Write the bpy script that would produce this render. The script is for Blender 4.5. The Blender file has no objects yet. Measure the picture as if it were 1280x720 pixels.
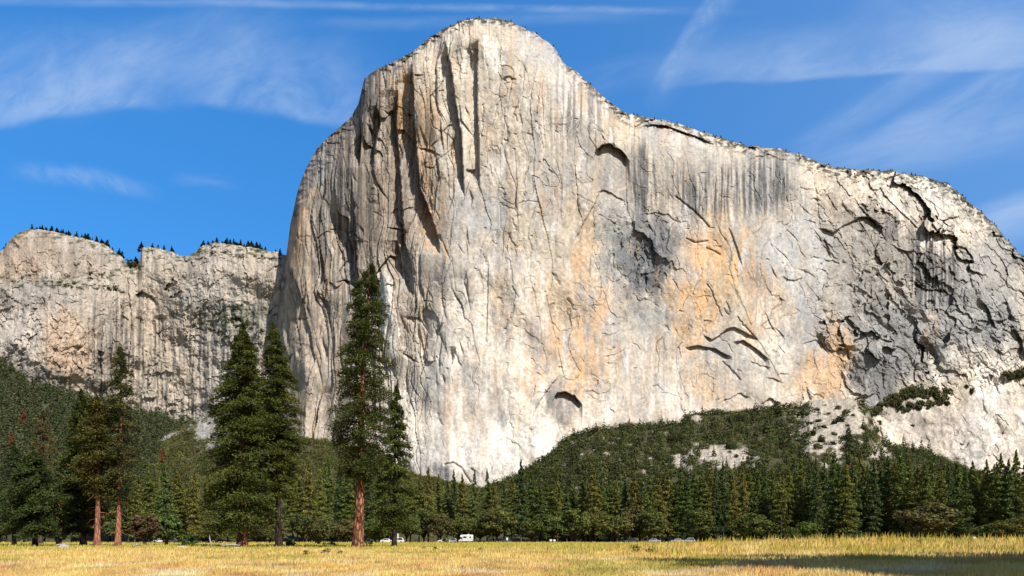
import bpy, math, random
import numpy as np
from mathutils import Vector

rng = np.random.default_rng(7)
random.seed(7)
S = bpy.context.scene
COL = S.collection
F, CX, HY, EYE = 940.0, 640.0, 673.0, 1.7       # focal length and principal point of a level view camera, in photo pixels


def pos(px, py, Y):
    """World point seen at a photo pixel, Y metres in front of the camera."""
    return np.stack([(px - CX) / F * Y, Y + 0 * px, EYE + (HY - py) / F * Y], -1)


# ------------------------------------------------------------------ helpers
def mesh_np(name, verts, faces, mat=None, col=None, smooth=False):
    verts = np.asarray(verts, dtype=np.float32).reshape(-1, 3)
    faces = np.asarray(faces, dtype=np.int32)
    k = faces.shape[1]
    me = bpy.data.meshes.new(name)
    me.vertices.add(len(verts))
    me.vertices.foreach_set("co", verts.ravel())
    me.loops.add(faces.size)
    me.loops.foreach_set("vertex_index", faces.ravel())
    me.polygons.add(len(faces))
    me.polygons.foreach_set("loop_start", np.arange(0, faces.size, k, dtype=np.int32))
    me.polygons.foreach_set("use_smooth", np.full(len(faces), smooth))
    if col is not None:
        c = np.ones((len(verts), 4), dtype=np.float32)
        c[:, :3] = col
        a = me.color_attributes.new("col", "FLOAT_COLOR", "POINT")
        a.data.foreach_set("color", c.ravel())
    me.update(calc_edges=True)
    if mat:
        me.materials.append(mat)
    return me


def link(name, me, parent=None):
    o = bpy.data.objects.new(name, me)
    COL.objects.link(o)
    if parent:
        o.parent = parent
    return o


def tag(o, label=None, cat=None, group=None, kind=None):
    if label: o["label"] = label
    if cat: o["category"] = cat
    if group: o["group"] = group
    if kind: o["kind"] = kind
    return o


def empty(name, loc, label, cat, group=None):
    o = bpy.data.objects.new(name, None)
    COL.objects.link(o)
    o.location = loc
    return tag(o, label, cat, group)


def copy_tree(o, parent=None):
    c = o.copy()
    COL.objects.link(c)
    c.parent = parent
    for ch in list(o.children):
        copy_tree(ch, c)
    return c


class MB:
    """Collects polygons for one mesh."""
    def __init__(self): self.v, self.f = [], []

    def add(self, vs, fs):
        n = len(self.v)
        self.v += [tuple(p) for p in vs]
        self.f += [tuple(i + n for i in q) for q in fs]

    def box(self, x0, x1, y0, y1, z0, z1, tx=0.0):
        self.add([(x0, y0, z0), (x1, y0, z0), (x1, y1, z0), (x0, y1, z0),
                  (x0 + tx, y0, z1), (x1 - tx, y0, z1), (x1 - tx, y1, z1), (x0 + tx, y1, z1)],
                 [(3, 2, 1, 0), (4, 5, 6, 7), (0, 1, 5, 4), (1, 2, 6, 5), (2, 3, 7, 6), (3, 0, 4, 7)])

    def prism(self, prof, y0, y1, inset=0.0):
        """XZ outline pushed along Y."""
        n = len(prof)
        a = [(x, y0, z) for x, z in prof]
        b = [(x, y1, z) for x, z in prof]
        self.add(a + b, [tuple(range(n)), tuple(range(2 * n - 1, n - 1, -1))] +
                 [(i + n, (i + 1) % n + n, (i + 1) % n, i) for i in range(n)])

    def tube(self, pts, rad, n=8, cap=True):
        base = len(self.v)
        for i, p in enumerate(pts):
            p = Vector(p)
            d = (Vector(pts[min(i + 1, len(pts) - 1)]) - Vector(pts[max(i - 1, 0)])).normalized()
            u = d.orthogonal().normalized() if abs(d.z) < .9 else d.cross(Vector((0, 1, 0))).normalized()
            w = d.cross(u)
            for k in range(n):
                a = 2 * math.pi * k / n
                self.v.append(tuple(p + (u * math.cos(a) + w * math.sin(a)) * rad[i]))
        for i in range(len(pts) - 1):
            for k in range(n):
                self.f.append((base + i * n + k, base + i * n + (k + 1) % n,
                               base + (i + 1) * n + (k + 1) % n, base + (i + 1) * n + k))
        if cap:
            self.f.append(tuple(base + (len(pts) - 1) * n + k for k in range(n)))
            self.f.append(tuple(base + n - 1 - k for k in range(n)))

    def disc_y(self, x, z, r, y0, y1, n=16):
        self.prism([(x + r * math.cos(2 * math.pi * k / n), z + r * math.sin(2 * math.pi * k / n)) for k in range(n)], y0, y1)

    def mesh(self, name, mat, smooth=False):
        me = bpy.data.meshes.new(name)
        me.from_pydata(self.v, [], self.f)
        me.update()
        me.materials.append(mat)
        if smooth:
            me.polygons.foreach_set("use_smooth", [True] * len(me.polygons))
        return me


# ------------------------------------------------------------------ numpy noise
def _h(ix, iy, seed):
    h = (ix.astype(np.int64) * 374761393 + iy.astype(np.int64) * 668265263 + seed * 974634777) & 0xFFFFFFFF
    h = ((h ^ (h >> 13)) * 1274126177) & 0xFFFFFFFF
    h = ((h ^ (h >> 16)) * 2246822519) & 0xFFFFFFFF
    return h ^ (h >> 15)


def _r(ix, iy, seed):
    return (_h(ix, iy, seed) & 0xFFFFFF).astype(np.float32) / 16777216.0


def perlin(x, y, seed=0):
    x0, y0 = np.floor(x), np.floor(y)
    fx, fy = x - x0, y - y0
    ix, iy = x0.astype(np.int64), y0.astype(np.int64)
    u, v = fx * fx * fx * (fx * (fx * 6 - 15) + 10), fy * fy * fy * (fy * (fy * 6 - 15) + 10)

    def g(dx, dy):
        a = _r(ix + dx, iy + dy, seed) * 6.2831853
        return np.cos(a) * (fx - dx) + np.sin(a) * (fy - dy)
    a = g(0, 0) * (1 - u) + g(1, 0) * u
    b = g(0, 1) * (1 - u) + g(1, 1) * u
    return (a * (1 - v) + b * v) * 1.45


def fbm(x, y, o=4, seed=0, gain=0.5):
    s, a, t = 0, 1.0, 0
    for i in range(o):
        s = s + a * perlin(x * 2 ** i, y * 2 ** i, seed + i * 17)
        t += a
        a *= gain
    return s / t * 1.4


def ridge(x, y, o=3, seed=0):
    s, a, t = 0, 1.0, 0
    for i in range(o):
        s = s + a * (1 - 2 * np.abs(perlin(x * 2 ** i, y * 2 ** i, seed + i * 31)))
        t += a
        a *= .5
    return s / t


def facets(x, y, seed=0, tilt=1.0):
    """Broken blocks: nearest cell gives a tilted plane. Returns height, and a random number per block."""
    ix, iy = np.floor(x).astype(np.int64), np.floor(y).astype(np.int64)
    d1 = np.full(x.shape, 9.0, np.float32)
    d2 = d1.copy()
    out = np.zeros(x.shape, np.float32)
    cid = np.zeros(x.shape, np.float32)
    for dx in (-1, 0, 1):
        for dy in (-1, 0, 1):
            jx, jy = ix + dx, iy + dy
            cx, cy = jx + _r(jx, jy, seed), jy + _r(jx, jy, seed + 1)
            d = (x - cx) ** 2 + (y - cy) ** 2
            hgt = (_r(jx, jy, seed + 2) - .5) + tilt * ((_r(jx, jy, seed + 3) - .5) * (x - cx) + (_r(jx, jy, seed + 4) - .5) * (y - cy)) * 2
            near = d < d1
            d2 = np.where(near, d1, np.minimum(d2, d))
            out = np.where(near, hgt, out)
            cid = np.where(near, _r(jx, jy, seed + 6), cid)
            d1 = np.where(near, d, d1)
    return out, cid


def joints(x, y, seed, w):
    """Straight joints meeting at angles: the borders between irregular cells, each border present or absent."""
    ix, iy = np.floor(x).astype(np.int64), np.floor(y).astype(np.int64)
    d1 = np.full(x.shape, 9.0, np.float32); d2 = d1.copy()
    c1 = np.zeros(x.shape, np.float32); c2 = c1.copy()
    for dx in (-1, 0, 1):
        for dy in (-1, 0, 1):
            jx, jy = ix + dx, iy + dy
            d = (x - jx - _r(jx, jy, seed)) ** 2 + (y - jy - _r(jx, jy, seed + 1)) ** 2
            c = _r(jx, jy, seed + 2)
            near, sec = d < d1, (d >= d1) & (d < d2)
            c2 = np.where(near, c1, np.where(sec, c, c2)); d2 = np.where(near, d1, np.where(sec, d, d2))
            c1 = np.where(near, c, c1); d1 = np.where(near, d, d1)
    pair = np.mod((c1 + c2) * 7.31, 1.0)
    return (1 - sstep(0, w, np.sqrt(d2) - np.sqrt(d1))) * np.clip((pair - .45) * 2.2, 0, 1)


def saw(u, y, seed):
    """Flutes: the recess deepens towards each upright edge, then jumps back out past it. 0..1, varying from flute to flute."""
    k = np.floor(u)
    s = u - k
    amp = _r(k.astype(np.int64), np.zeros_like(k, dtype=np.int64), seed) * np.clip(.55 + 1.1 * perlin(k * 3.7 + .5, y, seed + 1), 0, 1.3)
    return amp * s ** 1.6


def lines(x, y, seed, w=.05):
    """Thin winding crack lines, broken up along their length."""
    return (1 - sstep(0, w, np.abs(perlin(x, y, seed)))) * sstep(-.05, .3, perlin(x * .9 + 7, y * 1.3, seed + 3))


def sstep(a, b, x):
    t = np.clip((x - a) / (b - a), 0, 1)
    return t * t * (3 - 2 * t)


# ------------------------------------------------------------------ materials
def mat_new(name):
    m = bpy.data.materials.new(name)
    m.use_nodes = True
    nt = m.node_tree
    return m, nt, nt.nodes["Principled BSDF"]


def mat_attr(name, rough=.9, nscale=None, namp=.35, bump=0.0, bscale=1.0, spec=.2, transl=0.0):
    """Vertex colour times a fine object-space noise."""
    m, nt, b = mat_new(name)
    N, L = nt.nodes, nt.links
    a = N.new("ShaderNodeAttribute"); a.attribute_name = "col"
    out = a.outputs["Color"]
    if nscale:
        tc = N.new("ShaderNodeTexCoord")
        n = N.new("ShaderNodeTexNoise"); n.inputs["Scale"].default_value = nscale; n.inputs["Detail"].default_value = 5; n.inputs["Roughness"].default_value = .65
        L.new(tc.outputs["Object"], n.inputs["Vector"])
        mr = N.new("ShaderNodeMapRange"); mr.inputs["From Min"].default_value = .25; mr.inputs["From Max"].default_value = .75
        mr.inputs["To Min"].default_value = 1 - namp; mr.inputs["To Max"].default_value = 1 + namp
        L.new(n.outputs["Fac"], mr.inputs["Value"])
        mx = N.new("ShaderNodeVectorMath"); mx.operation = 'SCALE'
        L.new(out, mx.inputs[0]); L.new(mr.outputs[0], mx.inputs["Scale"])
        out = mx.outputs[0]
        if bump:
            bn = N.new("ShaderNodeTexNoise"); bn.inputs["Scale"].default_value = bscale; bn.inputs["Detail"].default_value = 6
            L.new(tc.outputs["Object"], bn.inputs["Vector"])
            bp = N.new("ShaderNodeBump"); bp.inputs["Strength"].default_value = bump; bp.inputs["Distance"].default_value = 1 / bscale
            L.new(bn.outputs["Fac"], bp.inputs["Height"]); L.new(bp.outputs[0], b.inputs["Normal"])
    L.new(out, b.inputs["Base Color"])
    b.inputs["Roughness"].default_value = rough
    b.inputs["Specular IOR Level"].default_value = spec
    if transl:
        t = N.new("ShaderNodeBsdfTranslucent"); L.new(out, t.inputs["Color"])
        ms = N.new("ShaderNodeMixShader"); ms.inputs[0].default_value = transl
        L.new(b.outputs[0], ms.inputs[1]); L.new(t.outputs[0], ms.inputs[2])
        L.new(ms.outputs[0], N["Material Output"].inputs["Surface"])
    return m


def mat_plain(name, rgb, rough=.6, metal=0.0, nscale=None, namp=.2, spec=.4):
    m, nt, b = mat_new(name)
    b.inputs["Base Color"].default_value = (*rgb, 1)
    b.inputs["Roughness"].default_value = rough
    b.inputs["Metallic"].default_value = metal
    b.inputs["Specular IOR Level"].default_value = spec
    if nscale:
        N, L = nt.nodes, nt.links
        tc = N.new("ShaderNodeTexCoord"); n = N.new("ShaderNodeTexNoise")
        n.inputs["Scale"].default_value = nscale; n.inputs["Detail"].default_value = 5
        L.new(tc.outputs["Object"], n.inputs["Vector"])
        r = N.new("ShaderNodeValToRGB")
        r.color_ramp.elements[0].position = .3; r.color_ramp.elements[1].position = .7
        r.color_ramp.elements[0].color = (*[c * (1 - namp) for c in rgb], 1)
        r.color_ramp.elements[1].color = (*[min(1, c * (1 + namp)) for c in rgb], 1)
        L.new(n.outputs["Fac"], r.inputs[0]); L.new(r.outputs[0], b.inputs["Base Color"])
    return m


def mat_bark(name, plate, crack, sx=5.0, sz=1.1, lo=.05, hi=.3):
    """Upright bark plates parted by dark furrows."""
    m, nt, b = mat_new(name)
    N, L = nt.nodes, nt.links
    tc = N.new("ShaderNodeTexCoord"); mp = N.new("ShaderNodeMapping")
    mp.inputs["Scale"].default_value = (sx, sx, sz)
    L.new(tc.outputs["Object"], mp.inputs["Vector"])
    v = N.new("ShaderNodeTexVoronoi"); v.feature = 'DISTANCE_TO_EDGE'; v.inputs["Scale"].default_value = 1
    nz = N.new("ShaderNodeTexNoise"); nz.inputs["Scale"].default_value = 1.3; nz.inputs["Detail"].default_value = 5
    L.new(mp.outputs[0], nz.inputs["Vector"])
    ad = N.new("ShaderNodeVectorMath"); ad.operation = 'ADD'
    L.new(mp.outputs[0], ad.inputs[0]); L.new(nz.outputs["Color"], ad.inputs[1])
    L.new(ad.outputs[0], v.inputs["Vector"])
    r = N.new("ShaderNodeValToRGB")
    r.color_ramp.elements[0].position = lo; r.color_ramp.elements[0].color = (*crack, 1)
    r.color_ramp.elements[1].position = hi; r.color_ramp.elements[1].color = (*plate, 1)
    L.new(v.outputs["Distance"], r.inputs[0])
    mr = N.new("ShaderNodeMapRange"); mr.inputs["To Min"].default_value = .6; mr.inputs["To Max"].default_value = 1.35
    L.new(nz.outputs["Fac"], mr.inputs["Value"])
    sc = N.new("ShaderNodeVectorMath"); sc.operation = 'SCALE'
    L.new(r.outputs[0], sc.inputs[0]); L.new(mr.outputs[0], sc.inputs["Scale"])
    L.new(sc.outputs[0], b.inputs["Base Color"])
    bp = N.new("ShaderNodeBump"); bp.inputs["Distance"].default_value = .12; bp.inputs["Strength"].default_value = 1
    L.new(r.outputs["Alpha"], bp.inputs["Height"]); L.new(v.outputs["Distance"], bp.inputs["Height"])
    L.new(bp.outputs[0], b.inputs["Normal"])
    b.inputs["Roughness"].default_value = .95; b.inputs["Specular IOR Level"].default_value = .1
    return m


M_ROCK = mat_attr("granite", .95, nscale=.16, namp=.34, bump=.35, bscale=.35, spec=.08)
M_HILL = mat_attr("talus", .95, nscale=.35, namp=.45, bump=.8, bscale=.4, spec=.1)
M_LEAF = mat_attr("needles", .6, nscale=.5, namp=.3, spec=.12, transl=.2)
M_OAK = mat_attr("leaves", .6, nscale=.35, namp=.3, spec=.12, transl=.22)
M_SCRUB = mat_attr("scrub_leaves", .8, nscale=.12, namp=.3, spec=.05, transl=.12)
M_GRASS = mat_attr("dry_grass", .9, spec=.0, transl=.1)
M_BARKRED = mat_bark("red_bark", (.50, .215, .115), (.035, .018, .012), 2.6, .75, .02, .30)
M_BARKPINK = mat_bark("pink_bark", (.46, .20, .125), (.13, .055, .035), 3.0, .8, .0, .22)
M_BARKDARK = mat_bark("dark_bark", (.075, .055, .042), (.02, .016, .013), 3, .6, .02, .3)
M_BARKGREY = mat_bark("grey_bark", (.16, .125, .095), (.04, .03, .025), 3, .6, .02, .3)
M_DEAD = mat_plain("dead_wood", (.34, .31, .27), .8, nscale=2.0, namp=.3)
M_STONE = mat_plain("pale_stone", (.42, .39, .34), .9, nscale=1.2, namp=.3)

# ------------------------------------------------------------------ world: sky with thin cirrus
SUN_EL, SUN_AZ = math.radians(45), math.radians(40)          # the sun stands behind the camera, to its right
SUN_V = Vector((math.sin(SUN_AZ) * math.cos(SUN_EL), -math.cos(SUN_AZ) * math.cos(SUN_EL), math.sin(SUN_EL)))
W = bpy.data.worlds.new("World")
S.world = W
W.use_nodes = True
nt = W.node_tree
N, L = nt.nodes, nt.links
sky = N.new("ShaderNodeTexSky")
sky.sky_type = 'NISHITA'
sky.sun_disc = False
sky.sun_elevation = SUN_EL
sky.sun_rotation = math.atan2(SUN_V.x, SUN_V.y)
sky.altitude = 1200
sky.air_density = 1.0
sky.dust_density = .3
sky.ozone_density = 1.5
bg = N["Background"]
bg.inputs["Strength"].default_value = .068


def mth(op, a, b=None, c=None):
    n = N.new("ShaderNodeMath"); n.operation = op
    for i, x in enumerate((a, b, c)):
        if x is None: continue
        if isinstance(x, (int, float)): n.inputs[i].default_value = x
        else: L.new(x, n.inputs[i])
    return n.outputs[0]


def srange(x, a, b, lo=0.0, hi=1.0):
    n = N.new("ShaderNodeMapRange"); n.interpolation_type = 'SMOOTHSTEP'
    L.new(x, n.inputs["Value"])
    for k, v in zip(("From Min", "From Max", "To Min", "To Max"), (a, b, lo, hi)): n.inputs[k].default_value = v
    return n.outputs[0]


tc = N.new("ShaderNodeTexCoord")
sp = N.new("ShaderNodeSeparateXYZ")
L.new(tc.outputs["Generated"], sp.inputs[0])
ysafe = mth('MAXIMUM', sp.outputs[1], .02)
A_, B_ = mth('DIVIDE', sp.outputs[0], ysafe), mth('DIVIDE', sp.outputs[2], ysafe)
warp = N.new("ShaderNodeTexNoise"); warp.inputs["Scale"].default_value = 3.5; warp.inputs["Detail"].default_value = 4
L.new(tc.outputs["Generated"], warp.inputs["Vector"])
wsh = mth('MULTIPLY', mth('SUBTRACT', warp.outputs["Fac"], .5), .10)
front = srange(sp.outputs[1], .05, .3)
cloud = None


def cirrus(p0, p1, w_up, w_dn, amt, stretch=6.0, scale=9.0, wisp=.5, seed=0, nang=None, warpk=1.0):
    """A streak of cirrus between two sky directions; soft on its upper (w_up) and lower (w_dn) side."""
    global cloud
    a0, b0, a1, b1 = (p0[0] - CX) / F, (HY - p0[1]) / F, (p1[0] - CX) / F, (HY - p1[1]) / F
    ln = math.hypot(a1 - a0, b1 - b0); c, s = (a1 - a0) / ln, (b1 - b0) / ln
    da, db = mth('SUBTRACT', A_, a0), mth('SUBTRACT', B_, b0)
    u = mth('ADD', mth('MULTIPLY', da, c), mth('MULTIPLY', db, s))
    v = mth('ADD', mth('SUBTRACT', mth('MULTIPLY', db, c), mth('MULTIPLY', da, s)), mth('MULTIPLY', wsh, warpk))
    m = mth('MULTIPLY', srange(v, 0, w_up / F, 1, 0), srange(v, -w_dn / F, 0, 0, 1))
    m = mth('MULTIPLY', m, mth('MULTIPLY', srange(u, -.12 * ln, .25 * ln), srange(u, .75 * ln, 1.12 * ln, 1, 0)))
    ang = nang if nang is not None else 0.0
    cc, ss = math.cos(ang), math.sin(ang)
    nu = mth('ADD', mth('MULTIPLY', u, cc), mth('MULTIPLY', v, ss))
    nv = mth('SUBTRACT', mth('MULTIPLY', v, cc), mth('MULTIPLY', u, ss))
    cb = N.new("ShaderNodeCombineXYZ")
    L.new(nu, cb.inputs[0]); L.new(mth('MULTIPLY', nv, stretch), cb.inputs[1]); cb.inputs[2].default_value = seed * 3.7
    nz = N.new("ShaderNodeTexNoise"); nz.inputs["Scale"].default_value = scale; nz.inputs["Detail"].default_value = 7; nz.inputs["Roughness"].default_value = .62
    nz.inputs["Distortion"].default_value = .4
    L.new(cb.outputs[0], nz.inputs["Vector"])
    t = srange(nz.outputs["Fac"], .28, .72, 1 - wisp, 1)
    m = mth('MULTIPLY', mth('MULTIPLY', m, t), amt * 1.25)
    cloud = m if cloud is None else mth('SUBTRACT', 1, mth('MULTIPLY', mth('SUBTRACT', 1, cloud), mth('SUBTRACT', 1, m)))


cirrus((-120, 165), (230, 132), 150, 14, .44, 1.6, 11, .85, 1, .5)
cirrus((20, 110), (360, 40), 70, 80, .30, 3, 7, .7, 2, .3)
cirrus((230, 126), (470, 150), 130, 16, .38, 1.6, 11, .8, 3, .6)
cirrus((20, 215), (190, 245), 16, 16, .30, 3, 16, .9, 4, -.5)
cirrus((215, 230), (300, 240), 14, 12, .12, 3, 16, .9, 5)
cirrus((-100, 0), (420, 4), 9, 10, .22, 4, 9, .6, 6, 0, .3)
cirrus((230, 3), (900, 17), 7, 8, .30, 3, 14, .8, 7, 0, .25)
cirrus((380, 30), (800, 22), 10, 14, .16, 3, 9, .7, 8, 0, .4)
cirrus((815, 125), (915, -30), 12, 34, .30, 2.0, 20, .8, 9, 0, .5)
cirrus((850, 108), (1380, 66), 80, 9, .46, 2.5, 7, .7, 10, .25, .5)
cirrus((990, 190), (1260, 20), 22, 40, .26, 4, 7, .75, 11, 0, .5)
cirrus((1080, 40), (1420, 20), 60, 40, .46, 2, 7, .75, 12, .3)
cirrus((1080, 190), (1290, 50), 20, 70, .34, 4, 7, .75, 13)
cirrus((1200, 290), (1420, 220), 30, 60, .55, 2.5, 7, .6, 14)
cirrus((1000, 215), (1330, 120), 30, 70, .30, 4, 6, .7, 15)
cirrus((680, 110), (1000, 80), 30, 30, .14, 3, 7, .8, 16)
veil = srange(A_, -.2, 1.0, .02, .22)                  # a faint general veil thickening to the east
cloud = mth('SUBTRACT', 1, mth('MULTIPLY', mth('SUBTRACT', 1, cloud), mth('SUBTRACT', 1, veil)))
cloud = mth('MULTIPLY', cloud, front)
mx = N.new("ShaderNodeMix"); mx.data_type = 'RGBA'
tint = N.new("ShaderNodeMix"); tint.data_type = 'RGBA'; tint.blend_type = 'MULTIPLY'; 
lift = N.new("ShaderNodeVectorMath"); lift.operation = 'SCALE'
L.new(sky.outputs[0], lift.inputs[0]); L.new(srange(sp.outputs[2], .2, .65, 1.0, 1.42), lift.inputs["Scale"])
L.new(lift.outputs[0], tint.inputs[6])
L.new(mth('MULTIPLY', srange(sp.outputs[1], -.1, .35), srange(sp.outputs[2], .6, .9, 1, .3)), tint.inputs[0]); tint.inputs[7].default_value = (.42, 1.45, 2.22, 1)
L.new(cloud, mx.inputs[0]); L.new(tint.outputs[2], mx.inputs[6])
mx.inputs[7].default_value = (6.0, 7.9, 11.2, 1)
L.new(mx.outputs[2], bg.inputs["Color"])

sun = bpy.data.lights.new("sun", 'SUN')
sun.energy = 5.0
sun.angle = math.radians(.53)
sun.color = (1.0, .93, .82)
so = bpy.data.objects.new("sun", sun)
COL.objects.link(so)
so.rotation_euler = (-SUN_V).to_track_quat('-Z', 'Y').to_euler()

# ------------------------------------------------------------------ camera (level, with lens shift, so that uprights stay upright)
cam = bpy.data.cameras.new("camera")
co = bpy.data.objects.new("camera", cam)
COL.objects.link(co)
co.location = (0, 0, EYE)
co.rotation_euler = (math.radians(90), 0, 0)
cam.sensor_width = 36
cam.lens = 36 * F / 1280
cam.shift_y = (HY - 360) / 1280
cam.clip_end = 30000
cam.clip_start = .1
S.camera = co
S.view_settings.view_transform = 'Standard'
S.view_settings.look = 'None'
S.view_settings.gamma = 1
S.view_settings.exposure = 0.25
S.render.film_transparent = False
S.cycles.max_bounces = 5
S.cycles.diffuse_bounces = 3
S.cycles.transparent_max_bounces = 4

# ------------------------------------------------------------------ cliffs
def line_x(pts, q):
    p = np.array(pts, float)
    return np.interp(q, p[:, 0], p[:, 1])


class Face:
    """A rock wall: a grid over view directions whose distance is built up from planes, ribs, corners, roofs and cracks."""
    def __init__(self, px, rim, bot, nrow, seed):
        self.px1 = px
        self.seed = seed
        v = np.linspace(0, 1, nrow)
        self.px = np.repeat(px[None, :], nrow, 0).astype(np.float32)
        self.py = (rim[None, :] + (bot[None, :] - rim[None, :]) * v[:, None]).astype(np.float32)
        self.rim = rim
        self.rec = np.zeros_like(self.px)       # depth set back, metres
        self.cut = np.zeros_like(self.px)       # narrow grooves
        self.wx = fbm(self.px / 9, self.py / 9, 3, seed + 90) * 2.0
        self.wy = fbm(self.px / 9, self.py / 9, 3, seed + 91) * 2.0

    def V(self, pts, h, Lw, side=-1, ends=.12, rough=1.0, step=1.0):
        """An upright corner: everything on SIDE of the line is set back by h, easing out over Lw pixels."""
        p = np.array(sorted(pts, key=lambda q: q[1]), float)
        y0, y1 = p[0, 1], p[-1, 1]
        xa, xb = p[:, 0].min() - Lw - 6, p[:, 0].max() + Lw + 6
        c0, c1 = np.searchsorted(self.px1, [xa, xb])
        if c1 <= c0: return
        X, Y = self.px[:, c0:c1], self.py[:, c0:c1]
        xl = np.interp(Y, p[:, 1], p[:, 0]) + self.wx[:, c0:c1] * rough
        e = max((y1 - y0) * ends, 1.5)
        w = np.clip((Y - y0) / e, 0, 1) * np.clip((y1 - Y) / e, 0, 1)
        d = (X - xl) * side
        self.rec[:, c0:c1] += np.where(d > 0, h * w * np.clip(1 - d / Lw, 0, 1) ** 1.5, 0) * np.clip(d / step, 0, 1)

    def H(self, pts, h, Lw, ends=.15, rough=1.0, step=1.0):
        """A roof: everything under the line is set back by h, easing out over Lw pixels."""
        p = np.array(sorted(pts), float)
        x0, x1 = p[0, 0], p[-1, 0]
        c0, c1 = np.searchsorted(self.px1, [x0, x1])
        if c1 <= c0: return
        X, Y = self.px[:, c0:c1], self.py[:, c0:c1]
        yl = np.interp(X, p[:, 0], p[:, 1]) + self.wy[:, c0:c1] * rough
        e = max((x1 - x0) * ends, 1.5)
        w = np.clip((X - x0) / e, 0, 1) * np.clip((x1 - X) / e, 0, 1)
        d = Y - yl
        self.rec[:, c0:c1] += np.where(d > 0, h * w * np.clip(1 - d / Lw, 0, 1) ** 1.3, 0) * np.clip(d / step, 0, 1)

    def groove(self, pts, h, wd, rough=1.0):
        p = np.array(pts, float)
        for (xa, ya), (xb, yb) in zip(p[:-1], p[1:]):
            c0, c1 = np.searchsorted(self.px1, [min(xa, xb) - 3 * wd - 3, max(xa, xb) + 3 * wd + 3])
            if c1 <= c0: continue
            X, Y = self.px[:, c0:c1] + self.wx[:, c0:c1] * rough, self.py[:, c0:c1] + self.wy[:, c0:c1] * rough
            dx, dy = xb - xa, yb - ya
            t = np.clip(((X - xa) * dx + (Y - ya) * dy) / (dx * dx + dy * dy + 1e-6), 0, 1)
            d2 = (X - xa - t * dx) ** 2 + (Y - ya - t * dy) ** 2
            self.cut[:, c0:c1] = np.maximum(self.cut[:, c0:c1], h * np.exp(-d2 / wd ** 2))

    def scatter(self, n, where, hr, lr, r, vertical=.5, slant=0.0):
        """Small flakes, corners and roofs strewn over part of the wall; where(x, y) is the chance."""
        k = 0
        xs = r.uniform(self.px1[0], self.px1[-1], n * 6)
        ys = r.uniform(20, 620, n * 6)
        keep = r.uniform(size=n * 6) < where(xs, ys)
        for x, y in zip(xs[keep][:n], ys[keep][:n]):
            if y < np.interp(x, self.px1, self.rim) + 3: continue
            ln, h = r.uniform(*lr), r.uniform(*hr) * r.uniform(.4, 1)
            if r.uniform() < vertical:
                s = r.normal(slant, .25) * ln
                self.V([(x - s / 2, y - ln / 2), (x + r.normal(0, .08) * ln, y), (x + s / 2, y + ln / 2)], h, r.uniform(4, 14), -1, .4, .35)
            else:
                s = r.normal(.15, .35) * ln
                self.H([(x - ln / 2, y - s / 2), (x + r.normal(0, .1) * ln, y - r.uniform(0, .3) * ln), (x + ln / 2, y + s / 2)], h, r.uniform(4, 12), .4, .35)


def blobs(X, Y, base, lst, seed, amp=22, vs=3.0):
    """Mineral zones of the rock: soft patches with streaky outlines."""
    wx = fbm(X / 28, Y / (28 * vs), 4, seed) * amp
    wy = fbm(X / 24, Y / (24 * vs), 4, seed + 5) * amp * 1.2
    c = np.empty(X.shape + (3,), np.float32)
    c[:] = base
    for (cx, cy, rx, ry, ang, col, k) in lst:
        a = math.radians(ang)
        dx, dy = X + wx - cx, Y + wy - cy
        u, v = dx * math.cos(a) + dy * math.sin(a), -dx * math.sin(a) + dy * math.cos(a)
        d = np.sqrt((u / rx) ** 2 + (v / ry) ** 2)
        w = (k * (1 - sstep(.55, 1.25, d)))[..., None]
        c += (np.array(col, np.float32) - c) * w
    return c

# ---- the great wall
RIM = [(338, 420), (352, 345), (358, 318), (363, 280), (372, 240), (380, 215), (388, 200), (398, 182), (410, 172), (425, 158), (440, 145), (448, 130),
       (452, 112), (456, 97), (465, 90), (480, 82), (500, 73), (515, 65), (530, 52), (545, 42), (560, 33), (575, 26), (595, 23), (620, 22),
       (640, 27), (655, 35), (670, 42), (685, 52), (695, 63), (705, 78), (718, 88), (730, 98), (745, 112), (765, 130), (785, 142), (800, 145),
       (830, 150), (850, 155), (880, 165), (910, 175), (940, 183), (975, 186), (1000, 193), (1030, 205), (1060, 211), (1090, 212), (1130, 215),
       (1160, 222), (1185, 230), (1200, 242), (1215, 255), (1230, 268), (1245, 282), (1258, 298), (1270, 312), (1280, 322), (1330, 392),
       (1400, 470), (1460, 530), (1520, 560)]
px = np.concatenate([np.arange(346, 1290, 1.0), np.arange(1290, 1521, 2.5)])
rim = line_x(RIM, px)
rim = rim + fbm(px / 14, px * 0, 3, 3) * 2.2 + np.abs(fbm(px / 4, px * 0 + 5, 2, 4)) * 1.2
g = Face(px, rim, np.full_like(px, 650.0), 640, 11)
X, Y = g.px, g.py
rr = np.random.default_rng(21)

# broad form: two flanks meeting in a prow, leaning back, with a rounded brow and an apron at the right foot
flank = np.interp(X + fbm(X / 60, Y / 200, 2, 5) * 10, [340, 355, 380, 460, 520, 560, 640, 760, 850, 1000, 1150, 1290, 1520],
                  [1590, 1550, 1490, 1395, 1338, 1312, 1305, 1335, 1385, 1465, 1575, 1700, 1960])
D = flank + .24 * (620 - Y)
def soft(t, w): return w * np.log1p(np.exp(np.clip(t / w, -40, 40)))


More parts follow.
